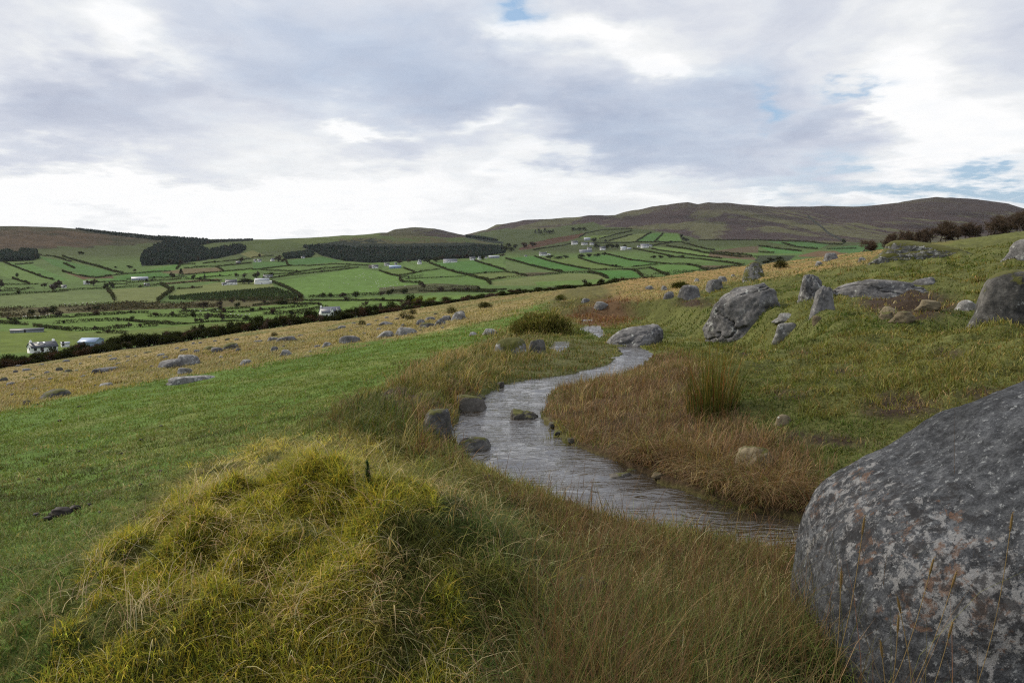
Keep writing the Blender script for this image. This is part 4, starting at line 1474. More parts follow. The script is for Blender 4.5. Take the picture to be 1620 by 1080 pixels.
def build_boulder():
    """the big boulder close by on the right, rising out of the frame"""
    xs = np.array([1.165, 1.175, 1.19, 1.21, 1.24, 1.28, 1.34, 1.42, 1.52, 1.62, 1.70, 1.78, 1.88, 1.98, 2.10, 2.25, 2.45, 2.70, 2.95, 3.15, 3.28, 3.34])
    zt = np.array([-1.38, -1.26, -1.18, -1.12, -1.05, -.99, -.935, -.885, -.84, -.80, -.745, -.68, -.615, -.56, -.50, -.44, -.39, -.40, -.48, -.65, -.95, -1.3])
    n, m = 260, 320
    t = np.linspace(0, 1, n)
    # more rows where the ends turn
    s = t + .12 * np.sin(2 * np.pi * t) * -1 * .9
    X = xs[0] + (xs[-1] - xs[0]) * (0.5 - 0.5 * np.cos(np.pi * t)) ** 1.0
    # smooth profile
    ZT = np.interp(X, xs, zt)
    kk = np.hanning(13); kk /= kk.sum()
    ZT = np.convolve(np.pad(ZT, 6, mode='edge'), kk, 'valid')
    q = np.clip(np.abs((X - 2.2525) / 1.0875), 0, 1)
    HY = .74 * (1 - q ** 3.2) ** .5
    ZB = -2.7 + .3 * q ** 4
    th = np.linspace(0, 2 * np.pi, m, endpoint=False)
    ct, st = np.cos(th), np.sin(th)
    e = .78
    cy = np.sign(ct) * np.abs(ct) ** e; cz = np.sign(st) * np.abs(st) ** e
    ZM, HZ = (ZT + ZB) / 2, np.maximum((ZT - ZB) / 2, .02)
    P = np.stack((np.repeat(X[:, None], m, 1), 3.30 + HY[:, None] * cy[None] + .10 * np.sin(X * 2.2)[:, None], ZM[:, None] + HZ[:, None] * cz[None]), -1)
    idx = np.arange(n * m).reshape(n, m)
    nx = np.roll(idx, -1, 1)
    F = np.stack((idx[:-1], nx[:-1], nx[1:], idx[1:]), -1).reshape(-1, 4)
    P = P.reshape(-1, 3)
    ctr = np.array((2.25, 3.3, -1.3))
    d = P - ctr
    d /= np.linalg.norm(d, axis=1)[:, None]
    disp = .075 * fbm3(P * 2.3, 3, 7) + .026 * fbm3(P * 9, 4, 8, .6) + .010 * fbm3(P * 40, 3, 9, .6)
    P = P + d * disp[:, None]
    m_ = rock_mat('boulder_stone', (.009, .010, .011), (.030, .032, .036), (.078, .082, .088), lichen=(.22, .23, .235), lich=.60, scale=9.0, rust=.0, bumps=.8, bdist=.012)
    # rusty and whitish scar low on the front of it, where the skin of the rock has come away
    g = NG(m_.node_tree)
    bs = [nd for nd in m_.node_tree.nodes if nd.type == 'BSDF_PRINCIPLED'][0]
    old = bs.inputs['Base Color'].links[0].from_socket
    tc = g.n('ShaderNodeTexCoord').outputs['Object']
    q = g.vec('MULTIPLY_ADD', tc, (2.6, 0.0, 2.9), (-1.42 * 2.6, 0, 1.08 * 2.9))
    r = g.math('SUBTRACT', 1.0, g.vec('LENGTH', q))
    nn = g.noise(tc, 11, 10, .76, .3)
    nn2 = g.noise(g.vec('ADD', tc, (3, 5, 7)), 21, 10, .78, .3)
    nn3 = g.noise(g.vec('ADD', tc, (13, 5, 2)), 60, 4, .7)
    a = g.math('MULTIPLY_ADD', r, .22, nn)
    rm = g.ramp(a, [(.685, 0), (.725, .75)])
    wm = g.ramp(g.math('MULTIPLY_ADD', r, .22, nn2), [(.645, 0), (.675, .75)])
    dm = g.ramp(g.math('MULTIPLY_ADD', r, .10, g.noise(g.vec('ADD', tc, (1, 15, 7)), 13, 9, .76, .3)), [(.58, 0), (.63, .8)])
    big = g.ramp(g.noise(g.vec('ADD', tc, (4, 2, 9)), 2.4, 4, .6), [(.32, .55), (.68, 1.5)])
    old = g.mix(1.0, old, big, 'MULTIPLY')
    c = g.mix(wm, old, g.mix(nn3, (.10, .10, .102), (.33, .325, .32)))
    c = g.mix(rm, c, g.mix(nn3, (.070, .036, .021), (.15, .088, .055)))
    c = g.mix(dm, c, (.018, .017, .018))
    g.put(bs.inputs['Base Color'], c)
    P = (P + np.array((.17, .10, -.10))) * .90
    fr = np.maximum(3.06 - P[:, 1], 0)
    P[:, 1] -= .42 * fr
    lf = sstep(2.3, 1.2, P[:, 0])
    P[:, 0] -= lf * .36 * np.maximum(3.0 - P[:, 1], 0)
    o = mesh_np('boulder', P, F, m_, None, True)
    tag(o, 'huge lichen-spotted grey boulder with rusty scars filling the lower right corner', 'boulder')


build_rocks()
build_boulder()

# ------------------------------------------------------------------ near plants


def tube(pts, radii, nside=5):
    """a swept tube as (verts, quads)"""
    pts = np.asarray(pts, float)
    n = len(pts)
    T = np.gradient(pts, axis=0)
    T /= np.linalg.norm(T, axis=1)[:, None] + 1e-9
    ref = np.array((0, 0, 1.0)) if abs(T[0, 2]) < .9 else np.array((1.0, 0, 0))
    A = np.cross(T, ref); A /= np.linalg.norm(A, axis=1)[:, None] + 1e-9
    B = np.cross(T, A)
    a = np.linspace(0, 2 * np.pi, nside, endpoint=False)
    V = pts[:, None] + (A[:, None] * np.cos(a)[None, :, None] + B[:, None] * np.sin(a)[None, :, None]) * np.asarray(radii)[:, None, None]
    idx = np.arange(n * nside).reshape(n, nside)
    nx = np.roll(idx, -1, 1)
    F = np.stack((idx[:-1], nx[:-1], nx[1:], idx[1:]), -1).reshape(-1, 4)
    return V.reshape(-1, 3), F


class MB:
    """gathers several shapes into one mesh"""
    def __init__(self):
        self.V, self.Q, self.T, self.Cc, self.n = [], [], [], [], 0

    def add(self, V, F, col=None):
        V = np.asarray(V, float); F = np.asarray(F)
        self.V.append(V)
        (self.Q if F.shape[1] == 4 else self.T).append(F + self.n)
        if col is not None:
            self.Cc.append(np.broadcast_to(np.asarray(col, float), (len(V), 3)))
        self.n += len(V)

    def box(self, x0, x1, y0, y1, z0, z1):
        v = [(x, y, z) for x in (x0, x1) for y in (y0, y1) for z in (z0, z1)]
        self.add(v, [(0, 1, 3, 2), (4, 6, 7, 5), (0, 4, 5, 1), (2, 3, 7, 6), (0, 2, 6, 4), (1, 5, 7, 3)])

    def build(self, name, mat, parent=None, smooth=False):
        F = []
        if self.Q:
            F.append(np.concatenate(self.Q))
        if self.T:
            F.append(np.concatenate(self.T))
        return mesh_np(name, np.concatenate(self.V), F, mat, np.concatenate(self.Cc) if self.Cc else None, smooth, parent)


def leaf_soup(P, size, cols, flat=0.0):
    """random small triangles at P"""
    n = len(P)
    a = RNG.normal(size=(n, 3)); a /= np.linalg.norm(a, axis=1)[:, None]
    b = RNG.normal(size=(n, 3)); b[:, 2] *= 1 - flat
    b -= a * (a * b).sum(1)[:, None]; b /= np.linalg.norm(b, axis=1)[:, None] + 1e-9
    s = np.asarray(size)[:, None] if np.ndim(size) else size
    V = np.stack((P - a * s * .5, P + b * s * .55, P + a * s * .5 + b * s * .1), 1).reshape(-1, 3)
    return V, np.arange(3 * n).reshape(n, 3), np.repeat(cols, 3, 0)


LEAF = make_grass_mat('leaf', .20, .9, .0)
BARK_M, _g = new_mat('bark')
_n = _g.noise(_g.n('ShaderNodeTexCoord').outputs['Object'], 6, 5, .65)
finish(BARK_M, _g, principled(_g, _g.ramp(_n, [(.3, (.028, .023, .019)), (.7, (.085, .070, .058))]), .95, .1, bump(_g, _n, .6, .05)))


def gorse_bush(u0, u1, vt, vb, label, cols, n=5200, name='gorse_bush', cat='bush', sz=.055):
    p = hit((u0 + u1) / 2, vb)
    dep = p[1] * CP - p[2] * SP
    w, h = (u1 - u0) / FPX * dep, (vb - vt) / FPX * dep
    c = p[:2] + p[:2] / np.hypot(*p[:2]) * w * .25
    z = float(H(*c)[0])
    h += max(0, p[2] - z)
    e = empty(name, (c[0], c[1], min(z, p[2])), 0, label, cat)
    # spiky sprigs on a lumpy dome
    q = RNG.normal(size=(n, 3)); q[:, 2] = np.abs(q[:, 2]); q /= np.linalg.norm(q, axis=1)[:, None]
    lump = 1 + .95 * fbm3(q * 2.4 + u0, 3, int(u0)) 
    rr = np.clip(RNG.normal(.84, .16, n), .2, 1.06) * lump
    P = q * rr[:, None] * np.array((w * .52, w * .45, h * .94))
    cc = palette(n, cols, [3, 3, 2, 1.2][:len(cols)])
    d = q + RNG.normal(0, .45, (n, 3)); d[:, 2] = np.abs(d[:, 2]) + .15
    hgt = sz * w / .8 * RNG.uniform(.7, 1.8, n)
    V, Q, T, Cc = blades(P, hgt, hgt * .30, np.clip(np.hypot(d[:, 0], d[:, 1]) * .6, 0, 1), np.arctan2(d[:, 1], d[:, 0]), cc, segs=2)
    mesh_np('foliage', V, [Q, T], LEAF, Cc, False, e)
    mb = MB()
    for k in range(9):
        a = RNG.uniform(0, 6.28); r = RNG.uniform(.2, .75)
        tip = np.array((math.cos(a) * w * .4 * r, math.sin(a) * w * .35 * r, h * RNG.uniform(.45, .75)))
        mb.add(*tube([np.zeros(3) - (0, 0, .05), tip * .5 + RNG.normal(0, .03 * w, 3), tip], [.028 * w, .018 * w, .006 * w], 5))
    mb.build('stem', BARK_M, e, True)
    return e


gorse_bush(816, 900, 499, 528, 'low rounded olive gorse bush on the left bank beside the far pool', [(.13, .13, .034), (.18, .165, .048), (.24, .195, .075), (.075, .082, .022)], 12000, sz=.034)
gorse_bush(1224, 1246, 411, 424, 'small dark gorse bush on the crest right of the upright mossy stone', [(.040, .042, .012), (.065, .055, .018), (.03, .03, .01)], 1500)
gorse_bush(878, 896, 466, 474, 'small green gorse bush on the bank at the end of the turf', [(.075, .085, .016), (.09, .085, .02), (.05, .055, .014)], 1200)
gorse_bush(1062, 1090, 446, 456, 'low green gorse bush behind the rounded grey boulder', [(.050, .058, .014), (.075, .075, .018), (.03, .036, .01)], 1500)
for (u0, u1, vt, vb, lb) in [(566, 580, 506, 514, 'small dark bush in the tan grass left of a low rock'), (642, 658, 498, 506, 'small green bush left of the rock cluster'),
                             (630, 646, 493, 504, 'thin dark bush behind the small green one'), (706, 724, 485, 496, 'dark bush just behind the pale jagged rock'),
                             (756, 780, 478, 487, 'low dark bush at the hedge foot near the turf top'), (646, 660, 489, 497, 'small dark bush close to the hedge, uphill of the rocks'),
                             (428, 440, 526, 532, 'small mossy green bush left of the hedge cottage')]:
    gorse_bush(u0, u1, vt, vb, lb, [(.032, .036, .012), (.050, .050, .016), (.07, .055, .025)], 900, 'bush', 'bush')


def rush_clump():
    p = hit(1128, 652)
    e = empty('rush_clump', (p[0], p[1], p[2] - .02), 0, 'tall upright green rush clump on the right bank below the rounded boulder', 'rush clump')
    n = 460
    a = RNG.uniform(0, 6.28, n); r = np.sqrt(RNG.random(n)) * .27
    P = np.stack((np.cos(a) * r, np.sin(a) * r * .7, np.zeros(n)), 1)
    c = palette(n, [(.085, .095, .022), (.06, .075, .018), (.15, .115, .035), (.16, .075, .03)], [4, 4, 2, 1.3])
    V, Q, T, Cc = blades(P, RNG.uniform(.30, .92, n) * (1 - .9 * r), RNG.uniform(.005, .009, n), np.clip(r * 1.2 + RNG.normal(.0, .09, n), 0, .8), a + RNG.normal(0, .5, n), c, tip=c * np.array((1.25, 1.0, .9)), segs=4, sway=.10)
    mesh_np('stems', V, [Q, T], GRASS, Cc, False, e)


rush_clump()


def seed_grass(u, v, du, dv, label, Dist):
    """one dry stalk with a cylindrical seed head, head at pixel (u,v), root towards (u+du, v+dv)"""
    r0, r1 = ray(u, v), ray(u + du, v + dv)
    a = r0 * Dist / r0[1]
    b = r1 * Dist / r1[1]
    if not b[2] < near_h(np.array([b[0]]), np.array([b[1]]))[0]:
        dr = (b - a); k = (near_h(np.array([b[0]]), np.array([b[1]]))[0] - a[2]) / dr[2]
        b = a + dr * k
    e = empty('seed_grass', tuple(b), 0, label, 'grass stalk', 'dry seed-head grasses in front of the huge boulder')
    tip = a - b
    L = np.linalg.norm(tip)
    side = np.array((tip[2], 0, -tip[0])) / L
    ts = np.linspace(0, 1, 9)
    pts = tip[None] * ts[:, None] + side[None] * (np.sin(ts * np.pi) * .035 * L)[:, None]
    V, F = tube(pts, np.full(9, .0012), 4)
    mb = MB(); mb.add(V, F, (.28, .20, .09)); mb.build('stem', GRASS, e)
    d = (pts[-1] - pts[-2]) / np.linalg.norm(pts[-1] - pts[-2])
    hp = pts[-1] + d * np.linspace(0, .055, 7)[:, None]
    V, F = tube(hp, np.array([.0014, .0034, .0040, .0040, .0036, .0028, .0006]) * .8, 6)
    mb = MB(); mb.add(V, F, (.20, .135, .055))
    k = 110
    i = RNG.integers(0, len(V), k)
    Pp = V[i]
    dd = Pp - hp.mean(0)
    br, q_, t_, c_ = blades(Pp, np.full(k, .007), np.full(k, .0009), np.full(k, .7), np.arctan2(dd[:, 1], dd[:, 0]), palette(k, [(.27, .19, .085)], [1]), segs=2)
    mb.add(br, t_, c_); mb.Q.append(q_ + mb.n - len(br))
    mb.build('seed_head', GRASS, e)


for (u, v, du, dv, lb, D_) in [
    (1364, 845, -60, 240, 'dry seed-head stalk standing highest against the left of the huge boulder', 2.25),
    (1330, 930, -25, 170, 'dry stalk with a short seed head, low before the left of the boulder', 2.15),
    (1470, 910, -70, 180, 'long dry stalk leaning right across the rusty scar', 2.2),
    (1505, 930, -70, 160, 'pale dry stalk leaning right, behind the long one over the scar', 2.25),
    (1420, 1000, -20, 110, 'short dry stalk with thick head before the scar', 2.1),
    (1425, 970, 10, 120, 'dry stalk bending left in the middle of the boulder front', 2.12),
    (1500, 1010, -40, 100, 'dry stalk with bent head low before the boulder', 2.1),
    (1598, 840, -60, 240, 'dry seed-head stalk by the right picture edge', 2.2),
    (1396, 1040, 0, 60, 'upright brown seed head at the bottom before the boulder', 2.08),
]:
    seed_grass(u, v, du, dv, lb, D_)


def gorse_sprig(u, v, hpx, label):
    p = hit(u, v)
    dep = p[1] * CP - p[2] * SP
    h = hpx / FPX * dep
    e = empty('gorse_sprig', tuple(p), 0, label, 'gorse sprig')
    mb = MB()
    mb.add(*tube([(0, 0, -.02), (.01, 0, h * .5), (0, .01, h)], [.004, .003, .001], 5))
    mb.build('stem', BARK_M, e)
    n = 260
    t = RNG.random(n)
    P = np.stack((np.zeros(n), np.zeros(n), t * h), 1)
    V, Q, T, Cc = blades(P, .030 * (1.15 - t * .6), np.full(n, .004), RNG.uniform(.5, .95, n), RNG.uniform(0, 6.3, n), palette(n, [(.035, .065, .025), (.05, .085, .03)], [1, 1]), segs=2)
    mesh_np('needles', V, [Q, T], LEAF, Cc, False, e)


gorse_sprig(582, 775, 46, 'dark green gorse sprig standing on top of the mound')


def dung():
    for i, (u, v, w) in enumerate([(96, 813, 30), (118, 806, 16), (76, 822, 14), (58, 816, 11), (140, 800, 8)] + [(60 + (k * 97) % 420, 640 + (k * 53) % 190, 4 + k % 4) for k in range(26)]):
        p = hit(u, v)
        s = w / FPX * p[1] * 1.0
        V, F = rock_shape(500 + i, 3, rough=.5)
        V = (V - (0, 0, .3)) * np.array((s, s * .8, s * .45))
        m = bpy.data.materials.get('dung')
        if not m:
            m, g = new_mat('dung')
            finish(m, g, principled(g, (.018, .014, .011), .7, .2))
        o = mesh_np('dung', V, F, m, None, True)
        o.location = p + np.array((0, 0, .012))
        tag(o, ('dark lump of dung on the short turf left of the mound' if i < 5 else 'small dark dropping lying on the bright turf of the left slope'), 'dung', 'lumps of dung beside the mound' if i < 5 else 'small droppings on the turf')


dung()

# ------------------------------------------------------------------ valley: hedges, trees, houses, woods, sheep
HEDGE_COL = [(.036, .044, .018), (.050, .050, .024), (.066, .052, .030), (.028, .036, .014)]


def resample(P, step):
    P = np.asarray(P)
    d = np.concatenate(([0], np.cumsum(np.linalg.norm(np.diff(P[:, :2], axis=0), axis=1))))
    n = max(2, int(d[-1] / step))
    t = np.linspace(0, d[-1], n)
    x, y = np.interp(t, d, P[:, 0]), np.interp(t, d, P[:, 1])
    return np.stack((x, y, H(x, y)), 1)


#  polyline in photo pixels, height in metres, gappiness 0..1, colour bias
HEDGES = [
    ([(0, 468), (31, 465.5), (84, 462.5), (110, 459.5), (162, 457), (200, 455)], 3.2, .1), ([(6, 415), (23, 422), (49, 432), (68, 439), (85, 443)], 3, .2), ([(20, 441), (46, 449)], 3, .3),
    ([(5, 451), (60, 450)], 2.5, .2), ([(24, 419), (53, 417)], 3, .3), ([(99, 406), (130, 416), (154, 422), (179, 430), (195, 433)], 5, .15), ([(60, 404), (85, 406), (112, 414)], 4, .5),
    ([(101, 417), (118, 425)], 4, .4), ([(99, 430), (136, 438), (152, 440), (177, 436), (200, 433.5)], 3, .4), ([(154, 447), (200, 445)], 2.4, .1), ([(7, 458), (53, 457)], 3, .3), ([(0, 461.5), (41, 459)], 3, .3),
    ([(172, 451), (200, 449)], 2.4, .2), ([(169, 458), (177, 467), (181, 476)], 5.5, 0), ([(15, 506), (60, 504), (86, 502.5), (111, 502), (150, 499), (185, 497.5), (200, 496)], 2.6, .3), ([(0, 512), (43, 514)], 3, .2),
    ([(89, 512.5), (122, 510.5)], 4, .05), ([(128, 509), (154, 508), (200, 507.5)], 3.6, .05), ([(54, 516.5), (86, 520.5), (111, 523.5), (154, 522.5), (185, 520), (200, 518)], 3.2, .1), ([(154, 526.5), (200, 527.5)], 3, .3),
    ([(200, 434), (225, 432), (253, 430), (270, 429)], 2.6, .2), ([(279, 426), (285, 419), (309, 418)], 3.5, .3), ([(321, 417), (340, 415), (373, 412), (400, 409)], 2.6, .5), ([(291, 425), (327, 422), (343, 422.5), (354, 429)], 3, .2),
    ([(343, 422), (373, 419), (398, 416)], 3, .2), ([(293, 435), (354, 430), (400, 426)], 3, .1), ([(200, 443), (235, 441), (281, 438.5)], 3, .2), ([(200, 448), (230, 446), (253, 444), (286, 442)], 3, .2), ([(311, 440), (365, 436)], 2.2, .4),
    ([(200, 454.5), (222, 454.5), (254, 451.5), (259, 453), (269, 458), (275, 459)], 4.5, 0), ([(253, 448), (264, 450), (311, 446), (351, 444)], 2.6, .1), ([(280, 458), (320, 455)], 2.6, .2), ([(275, 459), (267, 465), (259, 470), (249, 478)], 6, 0),
    ([(293, 441.5), (309, 442), (348, 446)], 4, .1), ([(206, 495.5), (236, 495)], 2.4, .2), ([(284, 495.5), (311, 493), (348, 490.5), (395, 487.5)], 2.8, .2), ([(335, 494.5), (372, 494.5)], 2.2, .3), ([(378, 494.5), (400, 493)], 2.6, .1),
    ([(235, 501), (268, 501), (299, 502)], 4, .1), ([(304, 502), (328, 501), (354, 503), (383, 503.5)], 4, .1), ([(200, 507.5), (232, 511), (249, 512), (274, 514), (286, 513)], 3, .1), ([(219, 517.5), (249, 516)], 3, .1),
    ([(289, 513), (323, 510), (370, 508), (400, 507)], 1.6, .5), ([(400, 407.5), (433, 405)], 4, .2), ([(452, 411), (455, 419), (460, 421)], 3, .2), ([(400, 427.5), (425, 424.5), (459, 420.5), (486, 421), (530, 418), (573, 420), (585, 420.5)], 3, .1),
    ([(410, 427.5), (474, 430.5), (517, 425), (540, 423.5), (554, 422.5)], 4, .1), ([(417, 442), (459, 436), (505, 431), (536, 427.5), (567, 423.5)], 3, .05), ([(417, 434.5), (459, 433.5), (474, 430.5)], 3, .1),
    ([(430, 447), (452, 456), (469, 465), (479, 472)], 5.5, 0), ([(490, 471), (523, 470), (560, 468), (600, 467)], 4.5, .05), ([(454, 476), (494, 476), (542, 476), (600, 476)], 2.4, .25), ([(400, 484.5), (434, 480.5), (454, 481.5), (486, 482), (499, 482)], 3.4, .1),
    ([(400, 493), (447, 488), (486, 485)], 3, .1), ([(417, 498), (455, 496.5), (505, 489), (518, 488)], 4, .05), ([(461, 498), (490, 497)], 3, .1), ([(600, 428.5), (618, 435), (631, 437.5)], 3.4, .05), ([(633, 437), (633, 444), (638, 447), (662, 448), (669, 450)], 4.2, .05),
    ([(634, 441), (669, 438.5)], 6, .05), ([(632, 436.5), (654, 433), (655, 430.5), (639, 424.5)], 3.6, .1), ([(654, 432.5), (669, 429.5), (696, 426)], 3, .3), ([(679, 416.5), (702, 425.5), (723, 432), (742, 436.5), (770, 444), (776, 450.5)], 4.6, .02),
    ([(642, 442), (711, 438.5), (736, 437.5)], 1.8, .3), ([(736, 434.5), (754, 433.5), (800, 430.5)], 3.2, .1), ([(771, 444.5), (800, 439.5)], 3.4, .1), ([(751, 412.8), (760, 416), (783, 423), (800, 428.5)], 4, .1),
    ([(600, 466), (643, 460), (686, 457), (754, 456)], 5, .1), ([(662, 461.5), (711, 461.5), (785, 462.5)], 3, .1), ([(717, 458.8), (800, 458.5)], 1.8, .2), ([(600, 476), (640, 477), (660, 476.5)], 2.2, .3),
    ([(800, 409.5), (818.5, 414.5), (843, 421.5), (869, 427.5), (890, 431)], 4, .02), ([(800, 439.5), (834.6, 437.3), (869, 434.8), (892.6, 432.4), (930, 431.7), (948, 434.5), (961.7, 441)], 4, .03),
    ([(845.7, 406), (869, 413.5), (899, 420.5), (918.5, 424.5), (933, 426.5)], 3.4, .05), ([(800, 431), (815, 432.4), (834, 437)], 3, .2), ([(915, 408.4), (942, 416.8), (973, 422.4), (985, 423.4)], 3, .2), ([(960, 402.5), (1000, 412.4)], 3, .2),
    ([(930, 427), (960, 427.4), (983, 426.4), (1000, 427.4)], 3, .1), ([(843, 396), (869, 391.4), (893, 388.4), (904, 385.4)], 3, .2), ([(904, 385.5), (1000, 384.4)], 3.4, .05), ([(948, 378), (979, 370), (1000, 365)], 4, .1), ([(963, 381.4), (1000, 371.4)], 4, .2),
    ([(916, 376), (926, 369.4), (954, 364), (1000, 362.6)], 4, .2), ([(1006, 383), (1030, 367.4)], 5, .02), ([(1035, 383), (1049, 369.4)], 5, .02), ([(1000, 383.4), (1062, 383.4), (1079, 383)], 4.4, .02), ([(1105, 380.4), (1200, 380.4), (1274, 383), (1311, 386.7), (1333, 387.3)], 5, .05),
    ([(1079, 383.4), (1099, 389.4), (1117, 394.4), (1131, 396.4)], 4, .1), ([(1106, 381.3), (1128, 387.9), (1140, 391), (1173, 391)], 5, .05), ([(1031, 389.4), (1062, 383.4)], 4, .05), ([(1054, 389.4), (1086, 394.4), (1117, 401), (1148, 404.4), (1173, 407.4), (1200, 407.4)], 4.4, .03),
    ([(1123, 399.4), (1150, 401.4), (1190, 405.4)], 4.4, .1), ([(1002, 394), (1025, 398.4), (1055, 404.4), (1067, 407.4), (1107, 410.4), (1148, 415.4), (1173, 419.4)], 3.4, .1), ([(1031, 394.4), (1076, 401), (1111, 406), (1142, 409.4)], 3, .2),
    ([(1000, 412), (1025, 415), (1053, 418.2), (1086, 418.8), (1101, 421.4), (1118.5, 428)], 3.4, .1), ([(1000, 422.4), (1039.5, 418.8)], 2.6, .3), ([(1000, 427), (1028, 424.4), (1041, 429.4), (1055.6, 435.4), (1059, 439)], 2.8, .15),
    ([(1000, 428), (1008.6, 430.4), (1016, 438)], 3.4, .05), ([(1016, 438.5), (1059, 435.6), (1086, 433), (1111, 430.6), (1145.7, 425.6), (1178, 422)], 6, .02), ([(1200, 389.4), (1233, 394.4), (1268, 398)], 4.4, .05), ([(1200, 399.4), (1225, 401.4)], 5, .05),
    ([(1237, 385.4), (1262, 391.4), (1294, 394.4)], 4.4, .1), ([(1308, 394.6), (1354, 393.6)], 4, .2), ([(1333, 379), (1337, 386), (1309, 391), (1294, 395), (1268, 401), (1237, 405), (1212, 409.5)], 9, .05),
]
LANDMARK = [((67, 548), 'slate-roofed bungalow'), ((138, 540), 'blue-grey shed'), ((520, 495), 'twin-gabled cottage'), ((135, 447), 'small white barn'), ((219, 441), 'grey poly tunnel'), ((362, 447), 'white farmhouse by the dark pine'),
            ((415, 445), 'big white barn'), ((660, 414), 'white gable-end house'), ((712, 412), 'long white building'), ((860, 402), 'lone white house on the track'), ((920, 385), 'white hamlet on the slope'),
            ((1020, 389), 'white farm below the heather'), ((1150, 410), 'streamside brown fields'), ((560, 445), 'sheep pasture'), ((300, 400), 'dark conifer wood')]


def where_px(u, v):
    (lu, lv), nm = min(LANDMARK, key=lambda q: math.hypot(q[0][0] - u, 2.2 * (q[0][1] - v)))
    du, dv = u - lu, v - lv
    if abs(du) > 2.0 * abs(dv):
        rel = 'right of' if du > 0 else 'left of'
    else:
        rel = 'below' if dv > 0 else 'above'
    return rel + ' the ' + nm


HTREES = []


def build_hedges():
    seen = {}
    rows = []
    for (px, h, gap) in HEDGES:
        pts = []
        for (a, b) in zip(px[:-1], px[1:]):
            k = max(1, int(math.hypot(b[0] - a[0], b[1] - a[1]) / 8))
            pts += [(a[0] + (b[0] - a[0]) * t / k, a[1] + (b[1] - a[1]) * t / k) for t in range(k)]
        pts.append(px[-1])
        P = hits(pts, 225)
        # drop points that slipped past a fold of the ground
        keep = [0]
        for i in range(1, len(P)):
            if np.linalg.norm(P[i, :2] - P[keep[-1], :2]) < 260:
                keep.append(i)
        P = P[keep]
        if len(P) < 2:
            continue
        R = float(np.hypot(P[:, 0], P[:, 1]).mean())
        h = h * (.72 if R > 1000 else .62)
        Q = resample(P, .9)
        n = len(Q)
        s = np.arange(n) * .9
        ph = h * .37 + gap * 100
        dens = vn2(s / 7.0 + ph * 13, np.full(n, ph * 5), 131)
        big = vn2(s / 16.0 + ph * 3, np.full(n, ph * 7), 132)
        hh = h * 1.3 * (.72 + .75 * big * dens)
        on = np.ones(n, bool)
        hh = np.where(dens > gap * .75, hh, hh * .35)
        per = 16 if R < 900 else 8
        idx = np.repeat(np.nonzero(on)[0], per)
        m = len(idx)
        if m < 6:
            continue
        sz = (.55 + .00045 * R)
        pp = Q[idx] + np.stack((RNG.normal(0, .8, m), RNG.normal(0, .8, m), RNG.random(m) ** .8 * hh[idx]), 1)
        V, F, cc = leaf_soup(pp, RNG.uniform(.8, 1.7, m) * sz, palette(m, HEDGE_COL, [4, 3, 2, 3]))
        if R < 1700:
            for q in Q[RNG.integers(0, n, 1 + int(n * .9 / 110))]:
                HTREES.append((tuple(q), R, (np.mean([p[0] for p in px]), np.mean([p[1] for p in px]))))
        um, vm = np.mean([p[0] for p in px]), np.mean([p[1] for p in px])
        du, dv = px[-1][0] - px[0][0], px[-1][1] - px[0][1]
        way = 'running level' if abs(dv) < .12 * abs(du) else ('falling right' if dv * du > 0 else 'rising right')
        kind = 'bushy' if h > 3.6 else ('gappy' if gap > .25 else 'low')
        lb = f'{kind} hedge {way}, {where_px(um, vm)}'
        rows.append((lb, V, F, cc, um, vm))
    cnt = {}
    for r in rows:
        cnt[r[0]] = cnt.get(r[0], 0) + 1
    order = ['nearest', 'second', 'third', 'fourth', 'fifth', 'sixth', 'seventh', 'eighth']
    for lb in cnt:
        same = sorted([r for r in rows if r[0] == lb], key=lambda r: -r[5])
        for k, r in enumerate(same):
            o = mesh_np('hedgerow', r[1], r[2], LEAF, r[3])
            l2 = lb if len(same) == 1 else lb.replace(',', f', {order[min(k, 7)]} upward,')
            tag(o, l2, 'hedge', 'hedges between the valley fields')


build_hedges()


def crown_points(n, w, h, z0, lumps, seed, shell=.75):
    r_ = np.random.default_rng(seed)
    cs = np.stack((r_.normal(0, .24, lumps) * w, r_.normal(0, .24, lumps) * w, z0 + h * r_.uniform(.25, .8, lumps)), 1)
    rs = r_.uniform(.18, .36, lumps) * w
    i = r_.integers(0, lumps, n)
    q = r_.normal(size=(n, 3)); q /= np.linalg.norm(q, axis=1)[:, None]
    rr = rs[i] * np.clip(r_.normal(shell, .22, n), 0, 1.15)
    P = cs[i] + q * rr[:, None] * np.array((1, 1, .85))
    P[:, 2] = np.maximum(P[:, 2], z0 * .6)
    return P, cs


